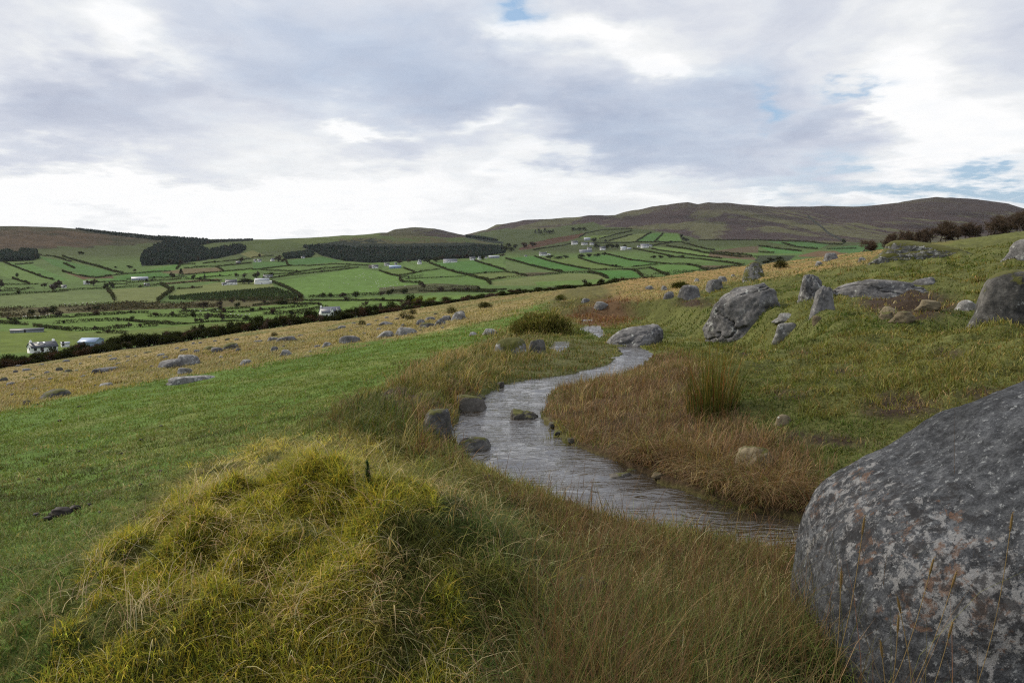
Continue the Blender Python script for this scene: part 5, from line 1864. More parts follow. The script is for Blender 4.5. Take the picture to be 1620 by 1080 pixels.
def branch_tree(seed, h, spread, twigs_col, lean=0.0, depth=5, stems=1, twig=.45, ntw=7, bare=True):
    """trunk with limbs, and a crown of fine twigs; returns (trunk MB, crown MB), base at the origin"""
    r_ = np.random.default_rng(seed)
    tr, cr = MB(), MB()
    tips = []

    def grow_(p, d, L, r, lv):
        k = 4
        pts = [p]
        dd = d.copy()
        for _ in range(k):
            dd = dd + r_.normal(0, .13, 3) + np.array((lean * .10, 0, .03)); dd /= np.linalg.norm(dd)
            pts.append(pts[-1] + dd * L / k)
        pts = np.array(pts)
        tr.add(*tube(pts, np.linspace(r, r * .62, k + 1), 6 if lv < 2 else 4))
        if lv >= depth - 2:
            for q in pts[1:]:
                tips.append((q, dd.copy()))
        if lv < depth:
            nb = 2 + (r_.random() < .75) + (lv == 0)
            for b in range(nb):
                ax = r_.normal(size=3); ax[2] *= .5
                nd = dd * .75 + ax / np.linalg.norm(ax) * spread * r_.uniform(.6, 1.2)
                nd[2] = nd[2] * .75 + .12
                nd /= np.linalg.norm(nd)
                st = pts[r_.integers(2, k + 1)] if b else pts[-1]
                grow_(st, nd, L * r_.uniform(.62, .85), r * .58, lv + 1)
    for s_ in range(stems):
        a = r_.uniform(0, 6.28)
        grow_(np.array((math.cos(a) * .2 * (stems > 1), math.sin(a) * .2 * (stems > 1), -.3)), np.array((math.cos(a) * .22 * (stems > 1) + lean * .2, math.sin(a) * .2 * (stems > 1), 1.0)), h * .30, h * .026, 0)
    P = np.array([t[0] for t in tips]); Dn = np.array([t[1] for t in tips])
    i = np.repeat(np.arange(len(P)), ntw)
    n = len(i)
    dv = Dn[i] + r_.normal(0, .65, (n, 3)); dv /= np.linalg.norm(dv, axis=1)[:, None]
    L = r_.uniform(.5, 1.4, n) * twig * h / 6
    sd_ = np.cross(dv, r_.normal(size=(n, 3))); sd_ /= np.linalg.norm(sd_, axis=1)[:, None]
    w = (.0085 if ntw > 6 else .0065) * h / 6 * r_.uniform(.8, 2.4, n)
    st = P[i] + r_.normal(0, .05, (n, 3))
    V = np.stack((st - sd_ * w[:, None], st + sd_ * w[:, None], st + dv * L[:, None]), 1).reshape(-1, 3)
    c = np.clip(np.array(twigs_col)[r_.integers(0, len(twigs_col), n)] * (1 + r_.normal(0, .2, (n, 1))), .004, 1)
    cr.add(V, np.arange(3 * n).reshape(n, 3), np.repeat(c, 3, 0))
    allv = np.concatenate(tr.V + cr.V)
    return tr, cr, allv.min(0), allv.max(0)


HEADS = [np.array((.030, .036, .014)), np.array((.045, .048, .018)), np.array((.022, .028, .012))]


def proto_tree(name, kind, seed):
    """unit-height tree (about 1 m tall, 1 m wide), to be scaled"""
    e = bpy.data.objects.new(name, None)
    C.objects.link(e)
    if kind in ('bare', 'thorn'):
        cols = [(.060, .046, .036), (.075, .056, .042), (.045, .036, .032)] if kind == 'bare' else [(.090, .066, .054), (.12, .082, .064), (.075, .060, .044)]
        tr, cr, lo, hi = branch_tree(seed, 6.0, .75 if kind == 'bare' else .85, cols, lean=(0 if kind == 'bare' else 1.0), depth=5 if kind == 'thorn' else 4, stems=1 if seed % 2 else 2, twig=.75, ntw=5 if kind == 'thorn' else 11)
        s = 1 / hi[2]
        sx = 1 / max(hi[0] - lo[0], hi[1] - lo[1])
        sc = np.array((sx, sx, s))
        tr.V = [v * sc for v in tr.V]; cr.V = [v * sc for v in cr.V]
        tr.build('trunk', BARK_M, e, True); cr.build('crown', LEAF, e)
    elif kind == 'conifer':
        n = 900
        t = RNG.random(n) ** .8
        a = RNG.uniform(0, 6.28, n); r = (1 - t) ** .8 * .42 * RNG.uniform(.5, 1.1, n) + .02
        P = np.stack((np.cos(a) * r, np.sin(a) * r, .08 + t * .9), 1)
        V, F, cc = leaf_soup(P, RNG.uniform(.05, .11, n), palette(n, [(.018, .024, .014), (.026, .034, .018)], [1, 1]), .5)
        mb = MB(); mb.add(V, F, cc); mb.build('crown', LEAF, e)
        mb = MB(); mb.add(*tube([(0, 0, -.05), (0, 0, .5), (0, 0, .95)], [.03, .02, .004], 6)); mb.build('trunk', BARK_M, e, True)
    else:
        n = 1500
        P, cs = crown_points(n, .85, .9, .10, 9, seed, .85)
        P[:, 2] *= 1 / max(P[:, 2].max(), .5)
        sx = 1 / max(np.ptp(P[:, 0]), np.ptp(P[:, 1]))
        P[:, :2] = (P[:, :2] - P[:, :2].mean(0)) * sx
        pal = {'green': [(.030, .036, .012), (.020, .026, .010), (.045, .048, .018)], 'lime': [(.115, .130, .018), (.09, .105, .016), (.14, .14, .025)],
               'gorse': [(.026, .030, .011), (.034, .036, .013), (.018, .022, .009)], 'brown': [(.060, .036, .024), (.045, .030, .020), (.075, .045, .026)]}[kind]
        V, F, cc = leaf_soup(P, RNG.uniform(.05, .11, n), palette(n, pal, [3, 3, 2][:len(pal)], .25))
        mb = MB(); mb.add(V, F, cc); mb.build('crown', LEAF, e)
        mb = MB()
        for k in range(4):
            c = cs[k % len(cs)] * np.array((sx, sx, .8))
            mb.add(*tube([(0, 0, -.06), c * .4 + RNG.normal(0, .02, 3), c], [.035, .022, .008], 5))
        mb.build('trunk', BARK_M, e, True)
    return e


PROTO = {}


def tree_at(kind, pos, w, h, name, label, cat, group=None, seed=None, yaw=None):
    key = (kind, seed if seed is not None else RNG.integers(0, 3))
    if key not in PROTO:
        PROTO[key] = proto_tree(name, kind, 40 + int(key[1]) * 7 + len(kind))
        o = PROTO[key]
    else:
        o = copy_tree(PROTO[key])
    o.name = name
    o.location = pos
    o.scale = (w, w, h)
    o.rotation_euler = (0, 0, RNG.uniform(0, 6.28) if yaw is None else yaw)
    for kk in ('group',):
        if kk in o:
            del o[kk]
    tag(o, label, cat, group)
    return o


def tree_px(kind, u, vt, vb, wpx, name, label, cat, group=None, rmin=225, seed=None, yaw=None):
    p = hit(u, vb, rmin)
    dep = p[1] * CP - p[2] * SP
    return tree_at(kind, (p[0], p[1], p[2] - .1), wpx / FPX * dep, (vb - vt) / FPX * dep, name, label, cat, group, seed, yaw)


# the dark thicket along the foot of the stony slope
_bl = [(-40, 588), (0, 578), (70, 566), (110, 557), (200, 548), (250, 541), (330, 531), (400, 522), (470, 513), (520, 508), (600, 497), (680, 487), (760, 481), (830, 470), (900, 462), (960, 454), (1000, 447.5), (1045, 443)]
_tl = [(-40, 572), (0, 566), (60, 560), (110, 549), (160, 543), (200, 530), (250, 526), (310, 519), (400, 505), (430, 503), (460, 500), (490, 494), (505, 500), (540, 494), (600, 480), (640, 478), (700, 475), (760, 468), (850, 460), (940, 449), (1000, 441), (1045, 437)]


def build_thicket():
    u = -36.0
    i = 0
    while u < 1044:
        for row in range(2):
            uu = u + RNG.uniform(-4, 4)
            vb = np.interp(uu, [p[0] for p in _bl], [p[1] for p in _bl])
            vt = np.interp(uu, [p[0] for p in _tl], [p[1] for p in _tl])
            r = ray(uu, vb)
            Rr = 186 + row * 9 + RNG.uniform(-3, 3)
            hl = math.hypot(r[0], r[1])
            x, y = r[0] / hl * Rr, r[1] / hl * Rr
            z = float(H(x, y)[0])
            rt = ray(uu, vt - RNG.uniform(-6, 6) - (row == 1) * 2.0)
            zt = rt[2] / math.hypot(rt[0], rt[1]) * Rr
            h = max(zt - z, 1.0)
            if row == 0:
                h *= RNG.uniform(.65, .95)
            w = RNG.uniform(15, 28) / FPX * Rr
            kind = 'gorse' if RNG.random() < .78 else ('thorn' if RNG.random() < .45 else 'brown')
            if uu > 985:
                kind = 'brown'
            lbl = {'gorse': 'dark evergreen gorse bush in the thicket at the foot of the tan slope', 'thorn': 'bare brown thorn bush in the dark thicket at the foot of the tan slope',
                   'brown': 'rust-brown bush in the dark thicket at the foot of the tan slope'}[kind]
            nm = {'gorse': 'gorse_bush', 'thorn': 'thorn_bush', 'brown': 'brown_bush'}[kind]
            tree_at(kind, (x, y, z - .1), w, h, nm, lbl, 'bush', 'bushes of the dark thicket below the stony slope')
        u += RNG.uniform(5.5, 8.5)
        i += 1
    for (kind, u0, vt, R_, wpx, nm, lbl) in [('green', 649, 463, 200, 20, 'evergreen_tree', 'dark rounded evergreen tree beside the yellow-green bush in the thicket'),
                                             ('lime', 664, 467, 197, 20, 'laurel_bush', 'bright yellow-green bush touching the dark evergreen tree'),
                                             ('lime', 682, 469, 195, 20, 'laurel_bush', 'bright yellow-green bush, right one of two in the thicket'),
                                             ('gorse', 757, 465, 192, 12, 'holly_tree', 'narrow dark tree sticking out above the thicket right of the yellow-green bushes'),
                                             ('gorse', 488, 494, 194, 16, 'holly_tree', 'dark round tree just left of the twin-gabled cottage'),
                                             ('gorse', 433, 503, 195, 30, 'holly_tree', 'broad dark domed tree in the thicket left of the cottage'),
                                             ('gorse', 508, 500, 192, 16, 'holly_tree', 'dark round tree hiding the foot of the twin-gabled cottage')]:
        r = ray(u0, 500); hl = math.hypot(r[0], r[1])
        x, y = r[0] / hl * R_, r[1] / hl * R_
        z = float(H(x, y)[0])
        rt = ray(u0, vt)
        tree_at(kind, (x, y, z - .1), wpx / FPX * R_ * 1.1, rt[2] / math.hypot(rt[0], rt[1]) * R_ - z, nm, lbl, 'tree' if 'tree' in nm else 'bush')


build_thicket()


def build_skyline_trees():
    L = [(1366, 376, 26, 120, 'small bare tree with a rounded crown, lowest on the crest'), (1383, 381, 13, 122, 'low dark bare tree right of the rounded one'), (1398, 374, 17, 126, 'slender bare tree above the left end of the mossy boulder'),
         (1418, 364, 20, 132, 'dense dark bare tree, left of the close group of three'), (1430, 361, 20, 134, 'dense dark bare tree, middle of the close group of three'), (1441, 361, 12, 135, 'bare tree at the right of the close group of three'),
         (1457, 365, 9, 138, 'thin bare sapling between two groups of trees'), (1468, 357, 20, 140, 'bare leaning tree, first of the row on the skyline'), (1487, 350, 20, 142, 'bare leaning tree, second of the row on the skyline'),
         (1508, 345, 30, 142, 'broadest bare tree of the skyline row'), (1526, 356, 12, 146, 'small faint bare tree right of the broadest one'), (1539, 347, 25, 146, 'bare leaning tree standing apart at the end of the row'),
         (1568, 340, 24, 150, 'dark bare tree left in the thick group by the skyline stone'), (1588, 336, 22, 152, 'dark bare tree just left of the white skyline stone'), (1606, 332, 24, 156, 'bare tree behind the white skyline stone'),
         (1622, 328, 26, 158, 'tallest bare tree at the picture edge of the skyline'), (1578, 345, 18, 160, 'low bare tree filling the thick group on the skyline')]
    for k, (u, vt) in enumerate([(1434, 366), (1450, 369), (1476, 360), (1496, 356), (1517, 353), (1532, 358), (1552, 352), (1561, 348), (1597, 342), (1612, 338), (1628, 336), (1574, 350)]):
        L.append((u, vt, 17, 136 + k * 2 + (k % 3) * 4, 'low scrubby bare tree filling gaps in the wind-bent skyline row'))
    for i, (u, vt, wpx, R_, lb) in enumerate(L):
        r = ray(u, 380); hl = math.hypot(r[0], r[1])
        x, y = r[0] / hl * R_, r[1] / hl * R_
        z = float(H(x, y)[0])
        rt = ray(u, vt)
        h = max(rt[2] / math.hypot(rt[0], rt[1]) * R_ - z, 1.2)
        tree_at('thorn', (x, y, z - .15), wpx / FPX * R_ * 1.55, h * 1.08, 'bare_tree', lb, 'tree', 'bare wind-bent trees on the right skyline', seed=i % 4, yaw=(0.4, 2.9, .0, 3.4)[i % 4] + .3 * math.sin(i * 5.1))


build_skyline_trees()

VTREES = [  # kind, u, vtop, vbase, width
    ('bare', 76, 485, 497, 16), ('green', 84, 484, 497, 14), ('bare', 64, 488, 498, 14), ('green', 50, 489, 498, 12), ('bare', 95, 490, 502, 14), ('bare', 142, 485, 492, 12), ('green', 153, 484.5, 491, 12), ('bare', 165, 485, 491, 12),
    ('green', 49, 500, 505, 5), ('green', 60, 500, 505, 6), ('green', 17, 503, 507.5, 7), ('bare', 120, 520 - 4, 523, 6), ('green', 178, 447, 456, 6), ('green', 169, 448, 458, 8), ('bare', 85, 446, 461, 16), ('bare', 95, 442, 454, 14),
    ('bare', 148, 441, 452, 12), ('bare', 140, 443, 450, 10), ('bare', 70, 447, 456, 10), ('bare', 0, 441, 459, 14), ('bare', 186, 512, 518, 9), ('bare', 206, 509, 518, 10), ('conifer', 287, 426.5, 441, 10), ('bare', 272, 430, 440, 9),
    ('conifer', 324, 434.5, 443, 5), ('green', 306, 435, 442, 6), ('bare', 285, 410, 419, 7), ('bare', 375, 431, 441, 7), ('bare', 387, 431, 440, 8), ('green', 385, 441, 449, 16), ('green', 394, 441, 449, 14), ('bare', 382, 406, 415, 9),
    ('green', 340, 412, 416, 4), ('bare', 271, 492, 501, 9), ('bare', 291, 485, 492, 9), ('bare', 322, 476, 489, 18), ('bare', 350, 475, 487, 12), ('bare', 330, 494, 508, 12), ('bare', 351, 493, 508, 10), ('green', 376, 478, 486, 8),
    ('bare', 311, 502, 510, 9), ('bare', 317, 502, 510, 10), ('bare', 365, 472, 479, 10), ('bare', 384, 472, 478, 10), ('green', 430, 431, 437, 9), ('green', 405, 432, 440, 10), ('bare', 409, 428, 440, 6), ('bare', 412, 401, 408, 6),
    ('bare', 440, 403, 414, 14), ('bare', 448, 408, 415, 8), ('green', 510, 463, 470, 11), ('green', 523, 463.5, 470, 8), ('bare', 543, 463, 470, 12), ('green', 563, 461.5, 470, 13), ('bare', 551, 469, 476, 14), ('green', 445, 475, 482, 18),
    ('green', 466, 476.5, 482, 5), ('bare', 503, 477, 484, 11), ('bare', 420, 474, 481, 9), ('bare', 577, 476, 485, 11), ('bare', 494, 474, 477, 9), ('bare', 474, 464, 472, 8), ('green', 615, 459, 467, 8), ('green', 640, 456.5, 465, 11), ('bare', 605, 461, 468, 8),
    ('bare', 671, 447, 457, 8), ('bare', 666, 446.5, 452, 7), ('bare', 696, 453, 460, 14), ('bare', 720, 455, 460, 12), ('bare', 740, 454, 459, 12), ('bare', 632, 411, 417, 10), ('bare', 646, 410, 416, 8), ('green', 690, 408, 414, 12), ('green', 676, 409, 415, 12),
    ('bare', 699, 404, 411, 10), ('bare', 722, 402, 409, 14), ('bare', 738, 402, 408, 12), ('green', 764, 405, 411, 7), ('bare', 795, 401, 406, 9), ('bare', 924, 441, 450, 9), ('bare', 953, 440, 449, 9), ('green', 944, 385, 393, 9), ('green', 960, 386, 394, 8),
    ('green', 968, 386, 393, 8), ('green', 976, 385.5, 393, 8), ('green', 989, 387, 392, 7), ('green', 940, 376, 383, 9), ('green', 958, 379, 383, 4), ('green', 870, 404, 409, 12), ('green', 884, 405, 409.5, 12), ('green', 895, 404, 408.5, 10),
    ('green', 920, 402, 407.5, 10), ('green', 932, 401.5, 407, 10), ('green', 945, 400.5, 406, 10), ('green', 956, 398.5, 404, 7), ('green', 1034, 404, 408.5, 9), ('green', 1045, 404, 408.5, 9), ('green', 1059, 403.5, 408, 9), ('green', 1078, 403.5, 407.5, 10),
    ('conifer', 847, 364, 370, 5), ('conifer', 852.5, 362.4, 370.5, 6), ('conifer', 856, 364.5, 370, 5), ('conifer', 862, 362, 369.2, 7), ('green', 869, 364.5, 369.5, 9), ('conifer', 875, 363.5, 369, 5), ('green', 907, 360, 365, 8), ('green', 916, 359.5, 365, 9), ('green', 924, 359.5, 364.5, 8),
    ('green', 805, 385, 391, 9), ('green', 815, 387, 393, 9), ('brown', 830, 384, 392, 12), ('brown', 843, 383, 390, 12), ('green', 800, 390, 397, 10), ('green', 809, 391, 397, 9), ('green', 1062, 380.5, 384, 4), ('green', 1078, 371, 376, 6),
    ('green', 1081, 375, 380, 7), ('green', 1086, 377, 382, 8), ('green', 1220, 408, 414, 14), ('green', 1232, 406, 412, 12), ('green', 1212, 412, 418, 12), ('green', 1335, 378, 386, 7), ('green', 27, 436 - 4, 439, 5), ('bare', 12, 500, 507, 7),
    ('green', 130, 398, 403, 6), ('green', 126, 398, 403, 5), ('green', 183, 421, 424, 4), ('green', 205, 420, 424, 10), ('bare', 214, 425, 430, 6),
]


def build_valley_trees():
    for (k, u, vt, vb, w) in VTREES:
        nm = {'bare': 'bare_tree', 'green': 'leafy_tree', 'conifer': 'pine_tree', 'brown': 'brown_tree'}[k]
        lb = {'bare': 'bare grey-brown tree standing in the valley farmland', 'green': 'dark bushy tree standing in the valley farmland', 'conifer': 'dark pointed pine standing in the valley farmland',
              'brown': 'rust-brown tree in the wooded dip of the valley'}[k]
        lb = lb.replace('in the valley farmland', where_px(u, vb)).replace('in the wooded dip of the valley', where_px(u, vb))
        tree_px(k, u, vt - .15 * (vb - vt), vb, w * 1.3, nm, lb, 'tree', lb.replace('tree standing', 'trees standing'))


build_valley_trees()


def build_hedge_trees():
    for (q, R, (um, vm)) in HTREES:
        k = ('green', 'bare', 'green', 'brown')[RNG.integers(0, 4)]
        h = RNG.uniform(2.6, 5.5)
        wd = {'green': 'dark bushy', 'bare': 'bare grey-brown', 'brown': 'rust-brown'}[k]
        lb = f'{wd} tree in a hedge, {where_px(um, vm)}'
        tree_at(k, (q[0], q[1], q[2] - .2), h * RNG.uniform(.9, 1.6), h, 'hedge_tree', lb, 'tree', lb)


build_hedge_trees()


def build_woods():
    n = 420000
    a = np.radians(RNG.uniform(-36, 8, n)); R = np.sqrt(RNG.uniform(1500 ** 2, 4000 ** 2, n))
    x, y = np.sin(a) * R, np.cos(a) * R
    z = far_h(x, y)
    u, v = proj(x, y, z)
    names = ['dark conifer plantation wrapped over the left hill', 'dark conifer plantation under the middle hill', 'small dark conifer belt left of the middle plantation', 'thin dark conifer strip on the far ridge', 'dark wood at the left edge of the valley']
    for k, pl in enumerate(FOREST_PX):
        m = inside(u, v, pl)
        if k == 1:
            low = np.interp(u, [478, 560, 640, 700, 760, 800], [388, 393, 393, 393, 391, 391])
            m &= (v > low - 2 * RNG.random(n))
        if k == 3:
            m &= R > 2900
        else:
            m &= R < 3150
        i = np.nonzero(m)[0]
        if len(i) > 5200:
            i = RNG.choice(i, 5200, replace=False)
        hh = RNG.uniform(5.5, 9.5, len(i)) * (1.0 if k != 4 else 1.2)
        if k == 0:
            hh = hh * np.where((v[i] < 384) & ((u[i] < 250) | (u[i] > 330)), .6, 1.0)
        ww = hh * RNG.uniform(.30, .48, len(i))
        ns = 6
        ring = np.linspace(0, 2 * np.pi, ns, endpoint=False)
        b = np.stack((np.cos(ring), np.sin(ring)), 1)
        nn = len(i)
        base = np.stack((x[i], y[i], z[i]), 1)
        V = np.zeros((nn, 2 * ns + 1, 3))
        V[:, :ns] = base[:, None] + np.concatenate((b[None] * ww[:, None, None] * RNG.uniform(.7, 1.2, (nn, ns, 1)), np.broadcast_to(hh[:, None, None] * .08, (nn, ns, 1))), -1)
        V[:, ns:2 * ns] = base[:, None] + np.concatenate((b[None] * ww[:, None, None] * .72 * RNG.uniform(.7, 1.2, (nn, ns, 1)), hh[:, None, None] * RNG.uniform(.45, .62, (nn, ns, 1))), -1)
        V[:, 2 * ns] = base + np.stack((0 * hh, 0 * hh, hh), 1)
        q = np.array([[j, (j + 1) % ns, ns + (j + 1) % ns, ns + j] for j in range(ns)])
        t = np.array([[ns + j, ns + (j + 1) % ns, 2 * ns] for j in range(ns)])
        off = (np.arange(nn) * (2 * ns + 1))[:, None, None]
        cc = palette(nn, [(.017, .025, .019), (.023, .030, .021), (.013, .020, .016), (.034, .028, .018)], [4, 3, 3, .5])
        o = mesh_np('conifer_wood', V.reshape(-1, 3), [(q[None] + off).reshape(-1, 4), (t[None] + off).reshape(-1, 3)], LEAF, np.repeat(cc, 2 * ns + 1, 0))
        tag(o, names[k], kind='stuff')
    # young plantation in the valley
    n = 60000
    a = np.radians(RNG.uniform(-25, -10, n)); R = np.sqrt(RNG.uniform(700 ** 2, 1500 ** 2, n))
    x, y = np.sin(a) * R, np.cos(a) * R
    z = far_h(x, y); u, v = proj(x, y, z)
    i = np.nonzero(inside(u, v, [(267, 469), (311, 465), (400, 458), (434, 455), (452, 460), (470, 465), (477, 472), (440, 475), (400, 476), (340, 476), (267, 474)]))[0][:4200]
    nn = len(i)
    P = np.stack((x[i], y[i], z[i] - .1), 1)
    V, Q, T, Cc = blades(P, RNG.uniform(1.6, 3.0, nn), np.full(nn, 1.4), np.full(nn, .02), RNG.uniform(0, 6.3, nn), palette(nn, [(.030, .046, .020), (.038, .052, .022), (.05, .05, .02)], [3, 3, 1]), segs=2)
    o = mesh_np('young_plantation', V, [Q, T], LEAF, Cc)
    tag(o, 'dark green band of young conifers in the middle of the valley', kind='stuff')
    # scrub along the valley stream
    n = 120000
    a = np.radians(RNG.uniform(-36, -8, n)); R = np.sqrt(RNG.uniform(550 ** 2, 1300 ** 2, n))
    x, y = np.sin(a) * R, np.cos(a) * R
    z = far_h(x, y); u, v = proj(x, y, z)
    i = np.nonzero(inside(u, v, ROUGH[0][0]) & (fbm(x / 30, y / 30, 3, 141) > -.05))[0][:9000]
    nn = len(i)
    P = np.stack((x[i], y[i], z[i] + RNG.random(nn) * 2.2), 1)
    V, F, cc = leaf_soup(P, RNG.uniform(1.0, 2.4, nn), palette(nn, [(.060, .048, .028), (.045, .040, .022), (.075, .062, .03), (.035, .036, .018)], [3, 3, 2, 2]))
    tag(mesh_np('scrub', V, F, LEAF, cc), 'brown scrub thicket along the bottom of the valley', kind='stuff')


build_woods()

# ------------------------------------------------------------------ houses


def flat_mat(name, c, rough=.8, spec=.25, var=.12, sc=1.2):
    m, g = new_mat(name)
    n = g.noise(g.n('ShaderNodeTexCoord').outputs['Object'], sc, 5, .6)
    cc = g.mix(1.0, (*c, 1), g.ramp(n, [(.25, 1 - var), (.75, 1 + var)]), 'MULTIPLY')
    return finish(m, g, principled(g, cc, rough, spec))


M_WHITE = flat_mat('white_render', (.74, .74, .72))
M_SLATE = flat_mat('slate', (.040, .044, .055), .55, .4, .25)
M_LSLATE = flat_mat('pale_slate', (.085, .092, .115), .5, .4, .2)
M_BLUE = flat_mat('blue_sheeting', (.20, .27, .38), .45, .5, .1)
M_GREY = flat_mat('grey_sheeting', (.24, .26, .29), .5, .4, .15)
M_DOOR = flat_mat('door_paint', (.05, .04, .04))
M_STONE = flat_mat('rubble_wall', (.19, .17, .145), .9, .2, .3)
m_, g_ = new_mat('window_glass')
M_GLASS = finish(m_, g_, principled(g_, (.015, .018, .022), .08, .6))


def gable(mb, x0, x1, y0, y1, z0, ze, zr):
    """walls with gable ends, ridge along x"""
    ym = (y0 + y1) / 2
    V = [(x0, y0, z0), (x1, y0, z0), (x1, y1, z0), (x0, y1, z0), (x0, y0, ze), (x1, y0, ze), (x1, y1, ze), (x0, y1, ze), (x0, ym, zr), (x1, ym, zr)]
    mb.add(V, [(0, 1, 5, 4), (2, 3, 7, 6), (3, 0, 4, 7), (1, 2, 6, 5)])
    mb.add([V[4], V[7], V[8]], [(0, 1, 2)]); mb.add([V[5], V[6], V[9]], [(0, 1, 2)])


def roof(mb, x0, x1, y0, y1, ze, zr, ov=.3, th=.22):
    ym = (y0 + y1) / 2
    k = (zr - ze) / (ym - y0)
    for s in (-1, 1):
        ye = (y0 - ov) if s < 0 else (y1 + ov)
        zl = ze - ov * k
        a = [(x0 - ov, ye, zl + .04), (x1 + ov, ye, zl + .04), (x1 + ov, ym, zr + .04), (x0 - ov, ym, zr + .04)]
        b = [(p[0], p[1], p[2] + th) for p in a]
        V = a + b
        mb.add(V, [(0, 1, 2, 3), (4, 7, 6, 5), (0, 4, 5, 1), (1, 5, 6, 2), (2, 6, 7, 3), (3, 7, 4, 0)])


def house(u0, u1, vt, vb, label, cat='house', wall=None, rf=None, yaw=0.0, depth=None, chim=1, wins=3, door=True, rmin=225, eave=.52, name='house', dormers=0, skylights=0, lift=0.0):
    p = hit((u0 + u1) / 2, vb, rmin)
    dep = p[1] * CP - p[2] * SP
    w, h = (u1 - u0) / FPX * dep, (vb - vt) / FPX * dep
    d = depth or min(max(5.5, w * .45), 11)
    ze, zr = h * eave, h
    e = empty(name, (p[0], p[1] + d / 2, p[2] + lift), -math.atan2(p[0], p[1]) + yaw, label, cat)
    x0, x1, y0, y1 = -w / 2, w / 2, -d / 2, d / 2
    mb = MB(); gable(mb, x0, x1, y0, y1, -1.5, ze, zr)
    mb.build('wall', wall or M_WHITE, e)
    mb = MB(); roof(mb, x0, x1, y0, y1, ze, zr)
    r_ = mb.build('roof', rf or M_SLATE, e)
    for k in range(chim):
        cx = (x0 + .6, x1 - .6, 0.0)[k]
        mb = MB(); mb.box(cx - .45, cx + .45, -.35, .35, zr - .5, zr + .9); mb.box(cx - .2, cx + .2, -.18, .18, zr + .9, zr + 1.2)
        mb.build('chimney', wall or M_WHITE, r_)
    for k in range(wins):
        cx = x0 + w * (k + .5) / wins + (.9 if door and k == wins // 2 else 0)
        if w < 5 and k:
            break
        mb = MB(); mb.box(cx - .55, cx + .55, y0 - .05, y0 + .1, ze * .38, ze * .38 + 1.15)
        mb.build('window', M_GLASS, e)
    if wins:
        mb = MB(); mb.box(x0 - .05, x0 + .1, -.5, .5, ze * .45, ze * .45 + 1.1); mb.build('window', M_GLASS, e)
    if door:
        cx = x0 + w * .5 - 1.0
        mb = MB(); mb.box(cx - .48, cx + .48, y0 - .07, y0 + .1, 0, 2.05); mb.build('door', M_DOOR, e)
    for k in range(dormers):
        cx = x0 + w * ((.52, .82)[k] if dormers == 2 else .5)
        dw = w * .20
        zt = ze + (zr - ze) * .80
        # front gable rising through the eaves, ridge along y
        mb = MB()
        mb.add([(cx - dw / 2, y0 - .35, -1), (cx + dw / 2, y0 - .35, -1), (cx + dw / 2, y0 - .35, ze), (cx - dw / 2, y0 - .35, ze)], [(0, 1, 2, 3)])
        mb.add([(cx - dw / 2, y0 - .35, ze), (cx + dw / 2, y0 - .35, ze), (cx, y0 - .35, zt)], [(0, 1, 2)])
        for s in (-1, 1):
            mb.add([(cx + s * dw / 2, y0 - .35, -1), (cx + s * dw / 2, y0 + .05, -1), (cx + s * dw / 2, y0 + .05, ze), (cx + s * dw / 2, y0 - .35, ze)], [(0, 1, 2, 3)])
        dm = mb.build('dormer', wall or M_WHITE, e)
        mb = MB()
        for s in (-1, 1):
            a = [(cx, y0 - .5, zt + .05), (cx + s * (dw / 2 + .2), y0 - .5, ze - .15), (cx + s * (dw / 2 + .2), y0 + 1.2, ze - .15), (cx, y0 + d * .42, zt + .05)]
            b = [(q[0], q[1], q[2] + .18) for q in a]
            mb.add(a + b, [(0, 1, 2, 3), (4, 7, 6, 5), (0, 4, 5, 1), (1, 5, 6, 2), (2, 6, 7, 3), (3, 7, 4, 0)])
        mb.build('dormer_roof', rf or M_SLATE, dm)
        mb = MB(); mb.box(cx - .6, cx + .6, y0 - .41, y0 - .30, ze * .55, ze * 1.05); mb.build('window', M_GLASS, dm)
    for k in range(skylights):
        cx = x0 + w * (.32, .55, .78)[k]
        ym, kk = 0.0, (zr - ze) / (d / 2)
        yy = y0 + d * .30
        zz = ze + (yy - y0) * kk + .29
        mb = MB()
        mb.add([(cx - .4, yy, zz), (cx + .4, yy, zz), (cx + .4, yy + .9, zz + .9 * kk), (cx - .4, yy + .9, zz + .9 * kk), (cx - .4, yy, zz + .1), (cx + .4, yy, zz + .1), (cx + .4, yy + .9, zz + .9 * kk + .1), (cx - .4, yy + .9, zz + .9 * kk + .1)],
               [(0, 3, 2, 1), (4, 5, 6, 7), (0, 1, 5, 4), (1, 2, 6, 5), (2, 3, 7, 6), (3, 0, 4, 7)])
        mb.build('skylight', M_WHITE, r_)
    return e


def barn(u0, u1, vt, vb, label, wall, rf, yaw=0.0, eave=.6, lift=0.0, name='barn', cat='barn', depth=None):
    return house(u0, u1, vt, vb, label, cat, wall, rf, yaw, depth, 0, 0, True, 225, eave, name, 0, 0, lift)


